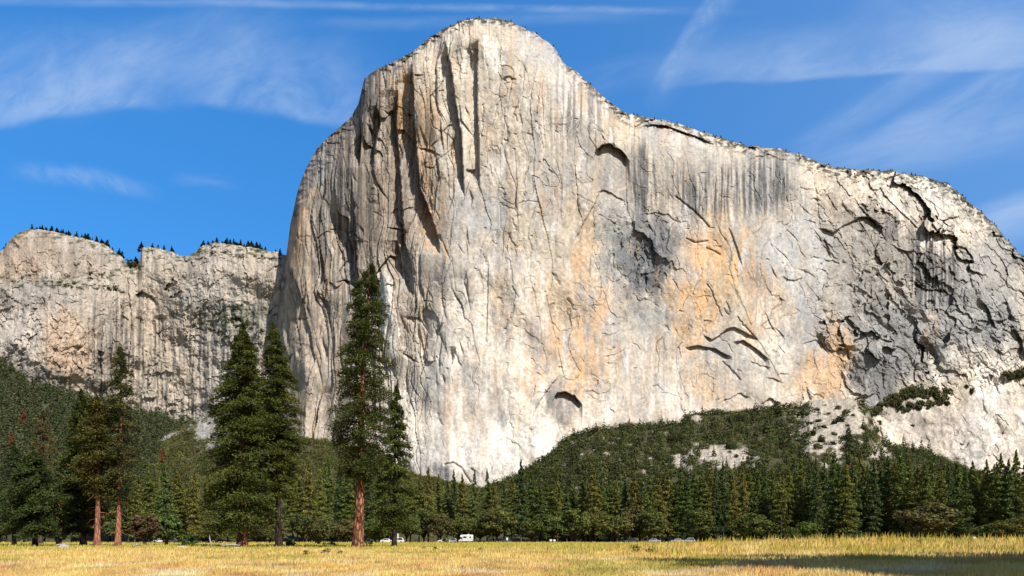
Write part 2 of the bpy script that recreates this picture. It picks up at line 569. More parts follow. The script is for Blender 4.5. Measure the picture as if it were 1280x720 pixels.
D -= .62 * soft(Y - 490 + fbm(X / 60, Y / 60, 2, 9) * 30, 26) * (1 - sstep(1040, 1090, X))
D -= 1.1 * soft(Y - 480 + (X - 1180) * .18 + fbm(X / 30, Y / 30, 3, 10) * 14, 6) * sstep(1060, 1110, X)
dr = Y - g.rim[None, :]
roundw = np.interp(X, [340, 440, 500, 600, 700, 900, 1060, 1150, 1520], [60, 45, 26, 34, 60, 40, 45, 110, 130])
roundh = np.interp(X, [340, 440, 500, 600, 700, 900, 1060, 1150, 1520], [140, 90, 50, 70, 120, 90, 90, 200, 220])
D += roundh * np.clip(1 - dr / roundw, 0, 1) ** 2
D += fbm(X / 150, Y / 190, 3, 31) * 26
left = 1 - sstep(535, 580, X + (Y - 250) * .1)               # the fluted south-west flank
right = sstep(985, 1120, X + fbm(X / 60, Y / 60, 3, 8) * 60)  # the broken eastern shoulder
mid = (1 - left) * (1 - right)

# relief
wv = fbm(X / 80, Y / 170, 3, 41) * 1.1 + fbm(X / 30, Y / 60, 2, 40) * .22
g.rec += left * (saw(X / 31 + wv, Y / 120, 42) * 26 + saw(X / 13 + wv * 1.7 + .4, Y / 70, 43) * 10 + saw(X / 6 + wv * 2.5, Y / 40, 44) * 3.2 + ridge(X / 40, Y / 240, 2, 39) * -7)
g.rec += mid * (1 - sstep(250, 420, Y)) * saw(X / 24 + wv, Y / 90, 38) * 4.5
g.rec += mid * (perlin(X / 26, Y / 260, 45) * 3.0 + fbm(X / 40, Y / 55, 4, 46) * 5.0 + perlin(X / 6, Y / 50, 47) * .9)
wa, wb = fbm(X / 34, Y / 34, 4, 51), fbm(X / 34, Y / 34, 4, 52)
U_, V_ = X * .62 + Y * .78, Y * .62 - X * .78        # along and across the slabs that run down to the east
f1, e1 = facets(U_ / 105 + wa * .55, V_ / 40 + wb * .45, 50, 1.3)
f2, e2 = facets(U_ / 44 + wb * .7, V_ / 17 + wa * .7, 55, 1.3)
f3, e3 = facets(X / 8 + wa * 1.5, Y / 14 + wb * 1.5, 58, 1.2)
smooth_ = 1 - .78 * sstep(468, 500, Y + (X - 1180) * .12) * sstep(1062, 1105, X)     # the clean slabs at the eastern foot
g.rec += right * smooth_ * (f1 * 21 + f2 * 7.5 + f3 * 2.6 + fbm(X / 46, Y / 46, 4, 59, .5) * 8 + saw(V_ / 22 + wa * .8, U_ / 90, 60) * -9)
blk = sstep(0, .9, fbm(X / 90, Y / 90, 3, 61) + .15)
g.rec += (1 - right) * (f2 * 2.0 * blk + f3 * (.8 + .9 * left) * sstep(-.1, .6, fbm(X / 50, Y / 70, 3, 62)))
# ledges and broken ground under the rim
lw = np.clip(1 - dr / np.interp(X, [340, 430, 470, 600, 700, 800, 900, 1200, 1520], [46, 40, 13, 11, 13, 22, 16, 26, 40]), 0, 1)
f4, e4 = facets(X / 12 + wa, Y / 6 + wb, 63, .8)
g.rec += lw * (f4 * 12 + fbm(X / 12, Y / 7, 3, 64) * 10)
# the broken dark inset on the east wall
inset = np.exp(-(((X - 802) / 34) ** 2 + ((Y - 320) / 52) ** 2))
g.rec += inset * (8 + f2 * 10 + f3 * 5)

# corners of the fluted flank and the prow
H, G = g.H, g.groove


def V(pts, h, Lw, *a): g.V(pts, h * (1.45 if h >= 14 and pts[0][0] < 600 else 1), Lw * (1.15 if h >= 14 else 1), *a)

V([(598, 48), (597, 120), (599, 180), (600, 234)], 15, 24, -1, .08, .4)
V([(557, 50), (566, 95), (570, 128), (577, 165), (581, 246)], 25, 30, -1, .12, .5)
V([(588, 60), (592, 70), (590, 95)], 9, 12, -1, .3, .6)
V([(516, 80), (517, 120), (521, 180), (526, 235), (540, 270), (549, 300), (550, 318)], 34, 36, -1, .1, .6)
V([(498, 112), (496, 150), (500, 200), (503, 250), (506, 300), (516, 332), (517, 372)], 26, 28, -1, .12, .6)
V([(455, 120), (453, 150), (452, 180), (449, 210)], 26, 24, -1, .15, .6)
V([(472, 132), (476, 150), (470, 180), (466, 210)], 22, 20, -1, .2, .9)
V([(486, 150), (484, 200), (488, 240)], 6, 14, -1, .3, .8)
V([(439, 215), (444, 270), (447, 330), (452, 405)], 20, 26, -1, .45, .9)
V([(424, 250), (430, 300), (428, 345)], 7, 16, -1, .3, .8)
V([(405, 255), (408, 320), (402, 370)], 6, 18, -1, .3, .8)
V([(367, 335), (366, 358)], 9, 14, -1, .3, .6)
V([(497, 300), (503, 326), (505, 350)], 24, 28, -1, .3, .5)
V([(484, 342), (492, 380), (503, 445)], 8, 6, 1, .2, .4)
H([(467, 345), (478, 330), (488, 318), (500, 322)], 15, 26, .2, .6)
H([(410, 352), (422, 358), (432, 352)], 8, 14, .2)
H([(396, 362), (404, 368)], 6, 10)
H([(582, 211), (590, 213), (596, 211)], 10, 14)
H([(553, 164), (562, 156), (568, 155)], 6, 10)
H([(538, 182), (549, 174)], 5, 8)
H([(487, 268), (495, 260), (505, 262), (520, 256)], 6, 12)
# white leaning slab at the foot of the flank
slab = np.clip(1 - np.abs(X - (483 + (Y - 345) * .11)) / (6 + np.clip(Y - 345, 0, 90) * .10), 0, 1) * sstep(341, 347, Y) * (1 - sstep(430, 470, Y))
g.rec -= slab ** .5 * 9
# roofs and arches of the east face
H([(742, 197), (745, 187), (752, 181), (764, 179), (769, 184), (777, 187), (784, 196), (787, 201)], 30, 40, .12, .7)
H([(800, 159), (815, 155), (832, 157), (850, 163), (875, 172), (895, 181)], 24, 18, .12, .5)
H([(930, 203), (945, 195), (962, 193), (986, 202)], 9, 11)
V([(751, 237), (742, 255), (728, 280), (715, 306)], 7, 16, 1, .15, .5)
H([(746, 240), (756, 238), (768, 243), (782, 252)], 6, 12)
G([(845, 246), (858, 256), (870, 266), (886, 283)], 7, 1.2, .5)
G([(858, 298), (870, 304), (884, 301)], 5, 1.0, .5)
G([(884, 310), (900, 318)], 5, .9, .5)
V([(911, 283), (918, 298), (926, 322), (929, 336)], 6, 10, -1, .2, .4)
H([(800, 268), (818, 265), (836, 268), (850, 278)], 4, 9)
H([(878, 417), (890, 424), (898, 419), (908, 411), (918, 408), (932, 415), (948, 424)], 12, 18, .1, .6)
H([(856, 434), (872, 431), (895, 436), (915, 446)], 14, 20, .12, .5)
H([(916, 427), (930, 425), (945, 435), (962, 449)], 16, 22, .12, .6)
H([(936, 449), (950, 455), (964, 459)], 6, 9)
H([(754, 445), (768, 443), (779, 437), (783, 448)], 3, 6, .1, .4)
G([(903, 453), (912, 460), (925, 475)], 5, 1.0)
G([(922, 397), (935, 412), (946, 424)], 5, 1.0)
G([(884, 356), (893, 372), (902, 395)], 4, .9)
V([(698, 469), (684, 487), (671, 506), (663, 528)], 9, 20, 1, .12, .5)
H([(690, 500), (697, 490), (708, 490), (718, 494), (728, 506)], 24, 36, .12, .9)
H([(826, 489), (842, 492), (848, 494)], 3, 6)
H([(900, 503), (912, 497), (925, 491), (938, 497)], 5, 10)
H([(950, 505), (962, 497), (976, 503)], 13, 16)
G([(556, 581), (566, 578), (576, 584), (588, 602)], 6, 1.1, .4)
V([(675, 118), (672, 140), (668, 150)], 4, 8, -1)
V([(642, 98), (640, 108), (636, 125)], 5, 9, -1, .3)
H([(628, 97), (636, 95), (646, 99)], 5, 9)
V([(650, 122), (646, 135), (641, 146)], 5, 10, -1, .3)
V([(610, 318), (611, 350), (610, 395), (609, 430)], 4, 18, -1, .2, .4)
H([(666, 72), (674, 68), (682, 72)], 5, 9)
V([(700, 52), (701, 62), (699, 78)], 6, 8, -1)
V([(688, 340), (694, 350), (697, 358)], 5, 6, 1)
V([(707, 372), (713, 382), (717, 390)], 5, 7, 1)
G([(604, 130), (602, 170)], 3, 1)
# the shoulder: slabs running down to the right
H([(1022, 284), (1032, 286), (1041, 290), (1058, 280), (1074, 271), (1087, 271), (1097, 281), (1108, 286)], 15, 22, .1, .6)
V([(1030, 296), (1036, 310), (1040, 325)], 9, 12, -1, .2)
H([(1030, 326), (1040, 324), (1050, 329)], 6, 8)
V([(1094, 238), (1098, 252), (1106, 268)], 8, 10, -1)
H([(1102, 240), (1112, 250), (1124, 262), (1138, 275), (1150, 287)], 12, 14, .1, .5)
V([(1122, 232), (1124, 250)], 4, 6, -1)
H([(1146, 280), (1153, 270), (1161, 267), (1166, 280), (1182, 300)], 14, 26, .1, .7)
H([(1190, 309), (1200, 307), (1208, 310), (1217, 322)], 16, 26, .1, .6)
H([(978, 345), (985, 349), (994, 350), (1003, 346)], 7, 8, .15, .5)
V([(1222, 372), (1234, 382), (1246, 412)], 18, 18, -1, .2, .8)
H([(1244, 402), (1254, 400), (1266, 393)], 14, 14, .15)
V([(1266, 405), (1278, 425), (1284, 458)], 22, 22, -1, .2)
H([(1160, 336), (1172, 333), (1184, 338)], 8, 14)
H([(1140, 352), (1158, 361), (1180, 362), (1192, 372)], 10, 12)
V([(1148, 400), (1147, 425), (1152, 450)], 10, 16, -1, .25)
V([(1136, 356), (1143, 380)], 6, 8, -1)
H([(1000, 218), (1010, 212), (1016, 212)], 5, 8)
H([(998, 232), (1008, 236), (1018, 235)], 4, 7)
H([(1010, 275), (1020, 277)], 5, 7)
V([(1250, 318), (1258, 335), (1262, 350)], 10, 10, -1, .2)
V([(1206, 262), (1214, 276)], 8, 9, -1)
V([(1262, 305), (1272, 325), (1285, 350)], 9, 9, -1)
V([(1100, 528), (1104, 548), (1112, 575)], 9, 9, -1, .2)
V([(1240, 565), (1252, 580), (1262, 600)], 6, 8, -1)
V([(1178, 300), (1192, 320), (1206, 345)], 8, 10, -1, .15)
# strewn small features
g.scatter(240, lambda x, y: np.where((x < 590) & (y < 480), 1, 0), (4, 17), (10, 56), rr, .85, .05)
g.scatter(170, lambda x, y: np.where((x > 590) & (x < 1010) & (y < 330), 1, 0), (1.5, 5), (3, 15), rr, .5, -.2)
g.scatter(130, lambda x, y: np.where((x > 500) & (x < 1010) & (y > 330), .8, 0), (1.5, 4), (3, 13), rr, .45, .3)
g.scatter(330, lambda x, y: np.where((x > 960) & (y < 500), 1, 0), (3, 11), (8, 34), rr, .6, .6)
g.scatter(70, lambda x, y: np.where((x > 1070) & (y > 480), 1, 0), (1.5, 4), (6, 30), rr, .75, .2)
g.scatter(60, lambda x, y: np.where((x > 370) & (x < 640) & (y < 140), 1, 0), (3, 7), (6, 20), rr, .4)
for _ in range(60):
    x, y = rr.uniform(560, 1050), rr.uniform(100, 560)
    a = rr.normal(1.1, .5); ln = rr.uniform(5, 16)
    G([(x, y), (x + math.cos(a) * ln * .5, y + math.sin(a) * ln * .5 + rr.normal(0, 2)), (x + math.cos(a) * ln, y + math.sin(a) * ln)], rr.uniform(1.5, 3.5), .8)
wl, wm = fbm(X / 70, Y / 70, 2, 136), fbm(X / 16, Y / 24, 3, 137) * .07
wj = fbm(X / 5, Y / 7, 2, 139) * .05
ck = np.maximum.reduce([joints(X / 21 + wl * 1.1 + wj, Y / 105 + wl + wj, 131, .085) * (left + mid * .55), joints(X / 9 + wl * 2 + wj * 2, Y / 44 + wl + wj * 2, 132, .10) * (left * .8 + mid * .3) * sstep(-.2, .3, fbm(X / 60, Y / 80, 2, 148)),
                        joints((X * .8 + Y * .6) / 34 + wl * 1.5 + wj, (Y * .8 - X * .6) / 24 + wl + wj, 133, .06) * mid * .55 * sstep(-.1, .4, fbm(X / 70, Y / 70, 2, 149)),
                        joints(U_ / 62 + wl * 1.5 + wj, V_ / 21 + wl + wj, 134, .07) * right * smooth_, joints(U_ / 24 + wl * 2 + wj * 2, V_ / 10 + wl + wj * 2, 135, .10) * right * smooth_ * .8,
                        lines(X / 70 + wl, Y / 28 + wl * 1.5 + wm, 135, .02) * (.15 + .3 * left)])
ck = np.clip(ck, 0, 1) * (1 - .6 * mid * sstep(470, 540, Y))
g.rec += ck * 3.5 + g.cut
D = D + g.rec

# mineral colour of the rock
cream, white, grey, dgrey, blue = (.60, .53, .435), (.76, .71, .63), (.44, .42, .39), (.27, .265, .265), (.36, .37, .385)
oran, tan, brown = (.60, .40, .235), (.60, .48, .35), (.40, .31, .225)
C = blobs(X, Y, cream, [
    (420, 380, 110, 190, 0, (.52, .46, .38), .8), (480, 190, 85, 130, 0, (.45, .375, .30), .75), (400, 300, 40, 120, 0, tan, .6), (372, 270, 20, 80, 8, oran, .6),
    (400, 440, 40, 120, 0, (.62, .52, .42), .6), (503, 140, 7, 50, 0, oran, .8), (530, 170, 12, 70, 3, oran, .55), (545, 290, 12, 40, -15, oran, .7),
    (470, 290, 40, 60, 0, brown, .5), (560, 130, 22, 110, 0, (.60, .56, .49), .6), (583, 100, 10, 70, 0, cream, .7), (545, 250, 30, 60, 0, brown, .5),
    (450, 110, 40, 40, 0, grey, .6), (418, 195, 40, 45, 0, (.46, .435, .39), .7), (410, 260, 10, 70, 0, grey, .6), (432, 300, 8, 60, 0, grey, .6),
    (500, 355, 18, 50, 0, (.42, .39, .36), .7), (486, 400, 9, 75, -7, white, 1.0), (530, 370, 30, 60, 15, (.50, .44, .37), .7),
    (600, 270, 36, 32, 0, (.48, .47, .455), .75), (570, 330, 35, 70, 0, (.53, .50, .46), .5), (612, 68, 14, 24, -25, white, 1.0), (640, 95, 40, 60, 0, cream, .5), (640, 60, 60, 30, 0, (.56, .52, .45), .5),
    (660, 130, 30, 40, 0, (.56, .50, .43), .5), (690, 150, 60, 40, 20, (.66, .61, .54), .7), (720, 130, 30, 60, -35, (.58, .56, .52), .6),
    (665, 250, 45, 110, 0, (.63, .565, .47), .7), (640, 440, 110, 120, 0, (.70, .635, .545), .8), (560, 540, 120, 90, 0, (.74, .68, .60), .85), (620, 575, 130, 50, 0, (.80, .76, .70), .9),
    (560, 470, 26, 100, 0, white, .6), (600, 400, 12, 80, 0, white, .5), (637, 360, 8, 90, 3, tan, .5), (670, 430, 9, 90, 12, oran, .40), (690, 430, 12, 60, 20, oran, .5), (700, 400, 24, 80, 8, tan, .6),
    (745, 420, 26, 70, 4, oran, .50), (728, 470, 14, 40, 0, oran, .55), (700, 500, 10, 35, 25, oran, .5), (722, 340, 22, 60, 5, oran, .45), (735, 260, 20, 50, 0, tan, .5),
    (705, 500, 22, 30, 25, (.36, .345, .33), .8), (735, 380, 14, 30, 0, grey, .5),
    (820, 470, 55, 60, 0, (.56, .49, .41), .8), (790, 420, 50, 40, 0, (.54, .49, .43), .7), (850, 500, 22, 40, 0, (.74, .69, .62), .8), (755, 510, 40, 40, 0, (.62, .56, .48), .6),
    (760, 300, 16, 60, -8, (.43, .41, .375), .8), (800, 312, 40, 56, 12, dgrey, 1), (812, 338, 30, 34, 0, (.17, .18, .19), .9), (775, 290, 14, 40, -20, (.25, .245, .24), .7), (775, 270, 30, 34, 0, (.40, .39, .37), .7), (815, 400, 36, 26, 25, (.47, .455, .43), .75),
    (765, 205, 36, 30, 0, (.40, .375, .34), .7), (800, 215, 16, 50, 0, (.34, .325, .31), .7), (850, 175, 60, 16, 8, (.64, .60, .54), .6), (830, 215, 40, 40, 0, (.52, .47, .41), .6),
    (880, 240, 60, 50, 0, (.50, .44, .38), .6), (900, 330, 56, 60, 0, oran, .55), (870, 380, 34, 50, 0, oran, .6), (855, 350, 22, 40, 0, tan, .6), (925, 290, 40, 40, 0, (.62, .53, .42), .6),
    (905, 360, 30, 30, 0, (.64, .52, .38), .7), (960, 390, 30, 50, 0, oran, .5), (910, 440, 40, 25, 10, (.42, .40, .375), .7), (895, 475, 40, 30, 0, tan, .5), (945, 460, 20, 40, 20, white, .5),
    (940, 480, 40, 26, 0, (.46, .42, .38), .5), (960, 225, 34, 40, 0, (.47, .455, .43), .7), (1000, 320, 50, 70, 0, (.55, .53, .50), .8), (990, 335, 16, 14, 0, white, .9),
    (1050, 290, 40, 40, 0, (.50, .43, .35), .6), (1045, 430, 26, 26, 0, oran, .7), (1030, 470, 36, 34, 0, oran, .6), (975, 430, 24, 50, -10, (.66, .63, .58), .7), (1010, 400, 20, 50, -20, blue, .5),
    (1100, 330, 70, 80, 0, (.42, .395, .36), .7), (1120, 290, 40, 40, 0, (.50, .43, .36), .5), (1140, 240, 60, 26, 5, (.60, .56, .49), .85), (1190, 260, 40, 36, 40, (.58, .54, .48), .8),
    (1150, 235, 22, 22, 0, (.46, .44, .415), .6), (1160, 300, 10, 60, -40, white, .9), (1190, 340, 14, 40, -30, (.66, .62, .56), .8), (1230, 340, 50, 60, 40, (.44, .42, .385), .7),
    (1200, 400, 80, 50, 0, (.375, .375, .375), .75), (1110, 420, 60, 50, 0, (.38, .375, .37), .8), (1095, 475, 36, 30, 0, (.25, .245, .25), .85), (1160, 450, 50, 30, 0, (.36, .35, .34), .6),
    (1160, 420, 10, 20, 0, oran, .6), (1080, 380, 40, 40, 0, (.44, .43, .41), .6), (1220, 455, 60, 22, 8, (.74, .685, .60), .95), (1250, 420, 30, 30, 0, (.33, .325, .32), .7),
    (1160, 530, 70, 30, 0, (.52, .46, .41), .8), (1230, 520, 24, 90, 12, (.68, .65, .60), .75), (1255, 555, 60, 50, 0, (.56, .51, .46), .6), (1200, 575, 30, 40, 0, (.60, .57, .53), .6),
    (1285, 480, 30, 30, 0, (.50, .44, .36), .6), (1180, 345, 60, 30, 0, (.33, .32, .315), .5),
], 71)
# run-off streaks: upright, darker, strongest below the rim
sx = fbm(X / 3.6 + fbm(X / 30, Y / 60, 2, 80) * .6, Y / 120, 3, 81)
sx2 = fbm(X / 9, Y / 260, 3, 82)


def zone(cx, cy, rx, ry): return np.exp(-(((X - cx) / rx) ** 2 + ((Y - cy) / ry) ** 2) ** 1.5)


st = np.clip(zone(900, 238, 75, 34) * 1.1 + zone(803, 225, 14, 46) * 1.5 + zone(962, 225, 26, 38) + zone(1165, 335, 30, 44) * 1.9 + zone(740, 130, 40, 44) * .55 + zone(1110, 285, 26, 22) * .7
             + zone(460, 180, 80, 120) * .75 + zone(420, 320, 60, 110) * .65 + zone(695, 190, 40, 90) * .3 + zone(870, 470, 90, 60) * .22 + zone(140, 0, 1, 1)
             + zone(430, 110, 50, 50) * .6, 0, 1.9)
k = np.clip(sstep(-.15, .4, sx + sx2 * .5) * st, 0, .92)[..., None]
C = C * (1 - k) + np.array((.085, .082, .085)) * k
k = (sstep(.15, .8, sx2 + sx * .3) * .35 * (left + mid * .7))[..., None]
C = C * (1 - k) + np.array((.68, .63, .56)) * k
k = (sstep(.1, .7, fbm(X / 12, Y / 150, 3, 84)) * .35 * (mid * sstep(300, 420, Y) + left * .8))[..., None]
C = C * (1 - k) + np.array(oran) * k
# mottling, lichen, fresh scars
m1 = fbm(X / 16, Y / 26, 6, 85, .68)
C *= (1 + m1 * (.34 + .20 * right))[..., None]
C *= (1 + fbm(X / 3.0, Y / 5.5, 3, 86, .7) * (.22 + .14 * right + .10 * left))[..., None]
k = (sstep(.42, .75, fbm(X / 13, Y / 13, 4, 87, .6)) * (.30 + .3 * right))[..., None]
C = C * (1 - k) + np.array((.78, .74, .68)) * k
k = (sstep(.35, .8, fbm(X / 22, Y / 16, 5, 88, .65)) * (.25 * mid + .55 * right * smooth_ + .35 * left))[..., None]
C = C * (1 - k) + np.array((.19, .19, .195)) * k
k = (sstep(-.1, .25, fbm(X / 8, Y / 4.5, 4, 89, .6) + np.exp(-(dr / 3.5) ** 2) * .35) * np.clip(lw * 1.8, 0, 1) * .95)[..., None]       # scrub and lichen on the rim ledges
C = C * (1 - k) + np.array((.055, .06, .042)) * k
k = (sstep(-.05, .45, fbm(X / 44, Y / 90, 5, 92, .62)) * .62 * mid * (1 - .5 * sstep(470, 540, Y)))[..., None]
C = C * (1 - k) + np.array((.40, .395, .40)) * k
k = (sstep(.1, .5, fbm(X / 15, Y / 34, 5, 94, .65)) * .45 * mid)[..., None]
C = C * (1 - k) + np.array((.30, .295, .295)) * k
k = (sstep(.15, .55, fbm(X / 12, Y / 60, 5, 95, .62)) * .55 * (1 - .5 * right))[..., None]
C = C * (1 - k) + np.array((.80, .78, .755)) * k
C *= (1 + right * ((e1 - .5) * .45 + (e2 - .5) * .40) + mid * (e2 - .5) * .12 * blk)[..., None]
k = (sstep(.1, .6, fbm(X / 18, Y / 70, 5, 93, .6)) * .38 * (mid * (1 - .6 * sstep(480, 540, Y)) + left * .9))[..., None]
C = C * (1 - k) + np.array((.64, .42, .25)) * k
C *= (1 - .62 * np.clip(ck, 0, 1))[..., None]  # joints darkened: dark growth in the cracks plus their shadow put into the colour
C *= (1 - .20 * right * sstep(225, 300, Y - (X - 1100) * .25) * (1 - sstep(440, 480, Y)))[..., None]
C = C * np.array((.885, .875, .87)) * 1.0
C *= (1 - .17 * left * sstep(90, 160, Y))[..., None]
# darker intrusions and the strongest run-off, over everything paler
dk = [(800, 312, 40, 56, 12, (.155, .165, .18), .62), (812, 336, 26, 30, 0, (.10, .108, .12), .6), (765, 215, 34, 26, 10, (.26, .25, .24), .55), (770, 275, 26, 34, 0, (.30, .30, .295), .6), (815, 395, 34, 22, 25, (.33, .33, .325), .5), (752, 300, 12, 66, -8, (.36, .345, .32), .6),
      (603, 268, 34, 30, 0, (.38, .385, .39), .55), (703, 503, 24, 30, 25, (.22, .215, .21), .6), (1092, 470, 40, 34, 0, (.18, .18, .185), .55), (1120, 420, 60, 44, 0, (.27, .27, .275), .42), (1210, 400, 76, 44, 0, (.26, .265, .27), .45), (1010, 400, 22, 60, -20, (.33, .34, .36), .5),
      (1000, 310, 50, 50, 0, (.40, .41, .42), .5), (960, 235, 40, 44, 0, (.30, .305, .31), .45), (1240, 335, 44, 60, 40, (.30, .295, .285), .5), (1090, 320, 60, 60, 0, (.30, .29, .27), .45), (450, 250, 70, 120, 0, (.33, .28, .235), .45), (400, 230, 40, 60, 0, (.34, .33, .315), .4),
      (900, 440, 40, 24, 10, (.30, .295, .285), .5), (915, 470, 34, 24, 0, (.36, .33, .30), .5), (735, 385, 16, 34, 0, (.36, .35, .335), .5), (690, 60, 30, 30, 0, (.44, .43, .42), .4), (560, 330, 40, 60, 20, (.40, .38, .355), .4), (1160, 450, 50, 26, 0, (.28, .28, .285), .5), (870, 215, 90, 34, 5, (.36, .35, .335), .35),
      (905, 330, 52, 50, 0, (.66, .425, .235), .55), (868, 385, 28, 50, 0, (.66, .43, .24), .6), (1046, 424, 22, 24, 0, (.58, .41, .27), .35), (1030, 472, 34, 28, 0, (.62, .42, .26), .5), (692, 440, 13, 60, 18, (.66, .44, .27), .5),
      (742, 420, 22, 66, 4, (.64, .43, .265), .5), (722, 350, 18, 50, 5, (.66, .46, .29), .45), (885, 490, 24, 24, 0, (.64, .45, .29), .5), (372, 280, 14, 70, 6, (.62, .42, .26), .5), (503, 145, 6, 50, 0, (.60, .36, .19), .7), (541, 290, 9, 34, -15, (.60, .38, .22), .7),
      (486, 400, 8, 62, -7, (.82, .80, .75), .8), (720, 480, 12, 40, 10, (.66, .44, .26), .5), (612, 68, 12, 20, -25, (.82, .79, .74), .8)]
wx, wy = fbm(X / 22, Y / 36, 6, 141, .78) * 32, fbm(X / 22, Y / 36, 6, 142, .78) * 32
grain = .40 + 1.1 * sstep(-.3, .3, fbm(X / 9, Y / 20, 6, 143, .72))
grain2 = 1.5 * sstep(-.28, .38, fbm(X / 11 + fbm(X / 30, Y / 50, 3, 147) * .8, Y / 42, 5, 146, .66))
for (cx, cy, rx, ry, ang, col, kk) in dk:
    a_ = math.radians(ang)
    dx, dy = X + wx - cx, Y + wy - cy
    u_, v_ = dx * math.cos(a_) + dy * math.sin(a_), -dx * math.sin(a_) + dy * math.cos(a_)
    gr_ = grain2 if col[0] > .58 and col[2] < .4 else grain
    w_ = (np.clip(kk * gr_ * 1.1, 0, .97) * (1 - sstep(.5, 1.2, np.sqrt((u_ / rx) ** 2 + (v_ / ry) ** 2))))[..., None]
    C = C + (np.array(col) - C) * w_
s4 = fbm(X / 2.6 + fbm(X / 30, Y / 60, 2, 80) * .8, Y / 150, 3, 144)
C *= (1 + fbm(X / 2.4, Y / 4.6, 3, 150, .75) * .26 * (.55 + .45 * (left + right)))[..., None]
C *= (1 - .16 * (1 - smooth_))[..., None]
k = (np.clip(sstep(-.25, .25, sx * .6 + s4 * .7 + sx2 * .5) * (np.clip(st, 0, 2) ** 1.4) * 1.0, 0, .93) * (.75 + .25 * fbm(X / 6, Y / 9, 3, 145)))[..., None]
C = C * (1 - k) + np.array((.075, .075, .08)) * k
C = np.clip(C, .025, .84)


def wall_object(name, face, D, C, label):
    nr, nc = D.shape
    P = pos(face.px, face.py, D)
    top = P[0]
    # the top runs back as a plateau, then down behind; the left end turns back
    extra, ecol = [], []
    for dy, dz in ((60, 14), (260, 10), (620, -40), (660, -900)):
        q = top.copy(); q[:, 1] += dy; q[:, 0] *= (top[:, 1] + dy) / top[:, 1]; q[:, 2] = np.maximum(q[:, 2] + dz, -5)
        extra.append(q)
        ecol.append(np.tile(np.array((.17, .17, .13)), (nc, 1)))
    P = np.concatenate([np.stack(extra[::-1]), P]); C = np.concatenate([np.stack(ecol[::-1]), C])
    side, scol = [], []
    for dy in (500, 220, 70):
        q = P[:, 0].copy(); q[:, 1] += dy; q[:, 0] = (q[:, 0] / P[:, 0, 1]) * q[:, 1] + dy * .06
        q[:, 2] = q[:, 2] - np.minimum(dy * .1, q[:, 2] * .1)
        side.append(q); scol.append(C[:, 0])
    P = np.concatenate([np.stack(side, 1), P], 1); C = np.concatenate([np.stack(scol, 1), C], 1)
    nr, nc = P.shape[:2]
    i = np.arange(nr * nc).reshape(nr, nc)
    fs = np.stack([i[1:, :-1], i[1:, 1:], i[:-1, 1:], i[:-1, :-1]], -1).reshape(-1, 4)
    return tag(link(name, mesh_np(name, P, fs, M_ROCK, C.reshape(-1, 3))), label, None, None, "structure")


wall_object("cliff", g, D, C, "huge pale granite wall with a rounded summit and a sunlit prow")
WALL_D, WALL_G = D, g


def wall_depth(x, y):
    c = int(np.clip(np.searchsorted(g.px1, x), 0, len(g.px1) - 1))
    return float(np.interp(y, g.py[:, c], WALL_D[:, c]))


# ---- the lower cliffs to the west
RIM2 = [(-220, 345), (-60, 330), (-6, 318), (4, 312), (12, 300), (25, 289), (45, 286), (70, 290), (100, 297), (130, 305), (150, 319), (163, 335), (172, 333), (178, 309), (200, 310),
        (225, 319), (235, 321), (250, 309), (270, 303), (300, 307), (330, 312), (355, 318), (420, 325)]
px = np.arange(-220, 421, 1.0)
rim = line_x(RIM2, px) + fbm(px / 10, px * 0, 3, 103) * 2.0
q = Face(px, rim, np.full_like(px, 600.0), 330, 101)
X, Y = q.px, q.py
D2 = np.interp(X, [-220, -20, 60, 150, 170, 260, 350, 420], [1600, 1600, 1620, 1730, 1760, 1650, 1585, 1600]) + .45 * (600 - Y)
dr = Y - q.rim[None, :]
D2 += 90 * np.clip(1 - dr / 40, 0, 1) ** 2 + fbm(X / 110, Y / 120, 3, 111) * 40
dome = np.exp(-(((X - 60) / 90) ** 2 + ((Y - 440) / 95) ** 2))
D2 -= dome * 90
wa, wb = fbm(X / 24, Y / 24, 4, 118), fbm(X / 24, Y / 24, 4, 119)
f1, e1 = facets(X / 26 + Y / 90 + wa, Y / 44 + wb, 112, 1.3)
f2, e2 = facets(X / 8 + Y / 40 + wb, Y / 17 + wa, 113, 1.3)
flute = sstep(90, 130, X) * (1 - sstep(300, 350, X)) * sstep(350, 400, Y)
q.rec += f1 * 6 + f2 * 2.2 + fbm(X / 20, Y / 26, 5, 114, .6) * 11 + (ridge(X / 20, Y / 150, 3, 115) * -9 + np.abs(perlin(X / 6, Y / 60, 116)) * 6) * (.25 + flute)
led = np.exp(-((Y - 348 - 8 * np.sin(X / 40)) / 9) ** 2) * (1 - sstep(140, 175, X))
q.rec += np.where(Y < 350, 26, 0) * (1 - sstep(120, 170, X)) * sstep(-40, 10, X) + led * 8 + np.clip(1 - dr / 24, 0, 1) * fbm(X / 12, Y / 7, 3, 117) * 12
q.V([(168, 318), (160, 350), (166, 400), (160, 470)], 16, 30, -1, .1)
q.V([(131, 395), (127, 440), (128, 500)], 14, 16, -1, .1)
q.V([(143, 400), (140, 440), (141, 500)], 10, 12, -1, .1)
q.V([(154, 405), (150, 450), (152, 500)], 10, 12, -1, .1)
q.V([(119, 410), (117, 500)], 7, 12, -1, .1)
q.V([(222, 440), (232, 420), (252, 400)], 6, 14, -1, .2)
q.H([(168, 368), (178, 364), (190, 370), (199, 380)], 16, 18, .12)
q.H([(240, 345), (250, 330), (262, 326)], 8, 10)
q.H([(75, 440), (92, 431), (105, 433)], 6, 9)
q.H([(236, 424), (248, 418), (260, 426)], 5, 8)
q.H([(180, 344), (196, 350), (208, 354)], 5, 7)
q.scatter(330, lambda x, y: np.where(y > 285, 1, 0), (3, 9), (5, 24), rr, .6)
D2 = D2 + q.rec + q.cut
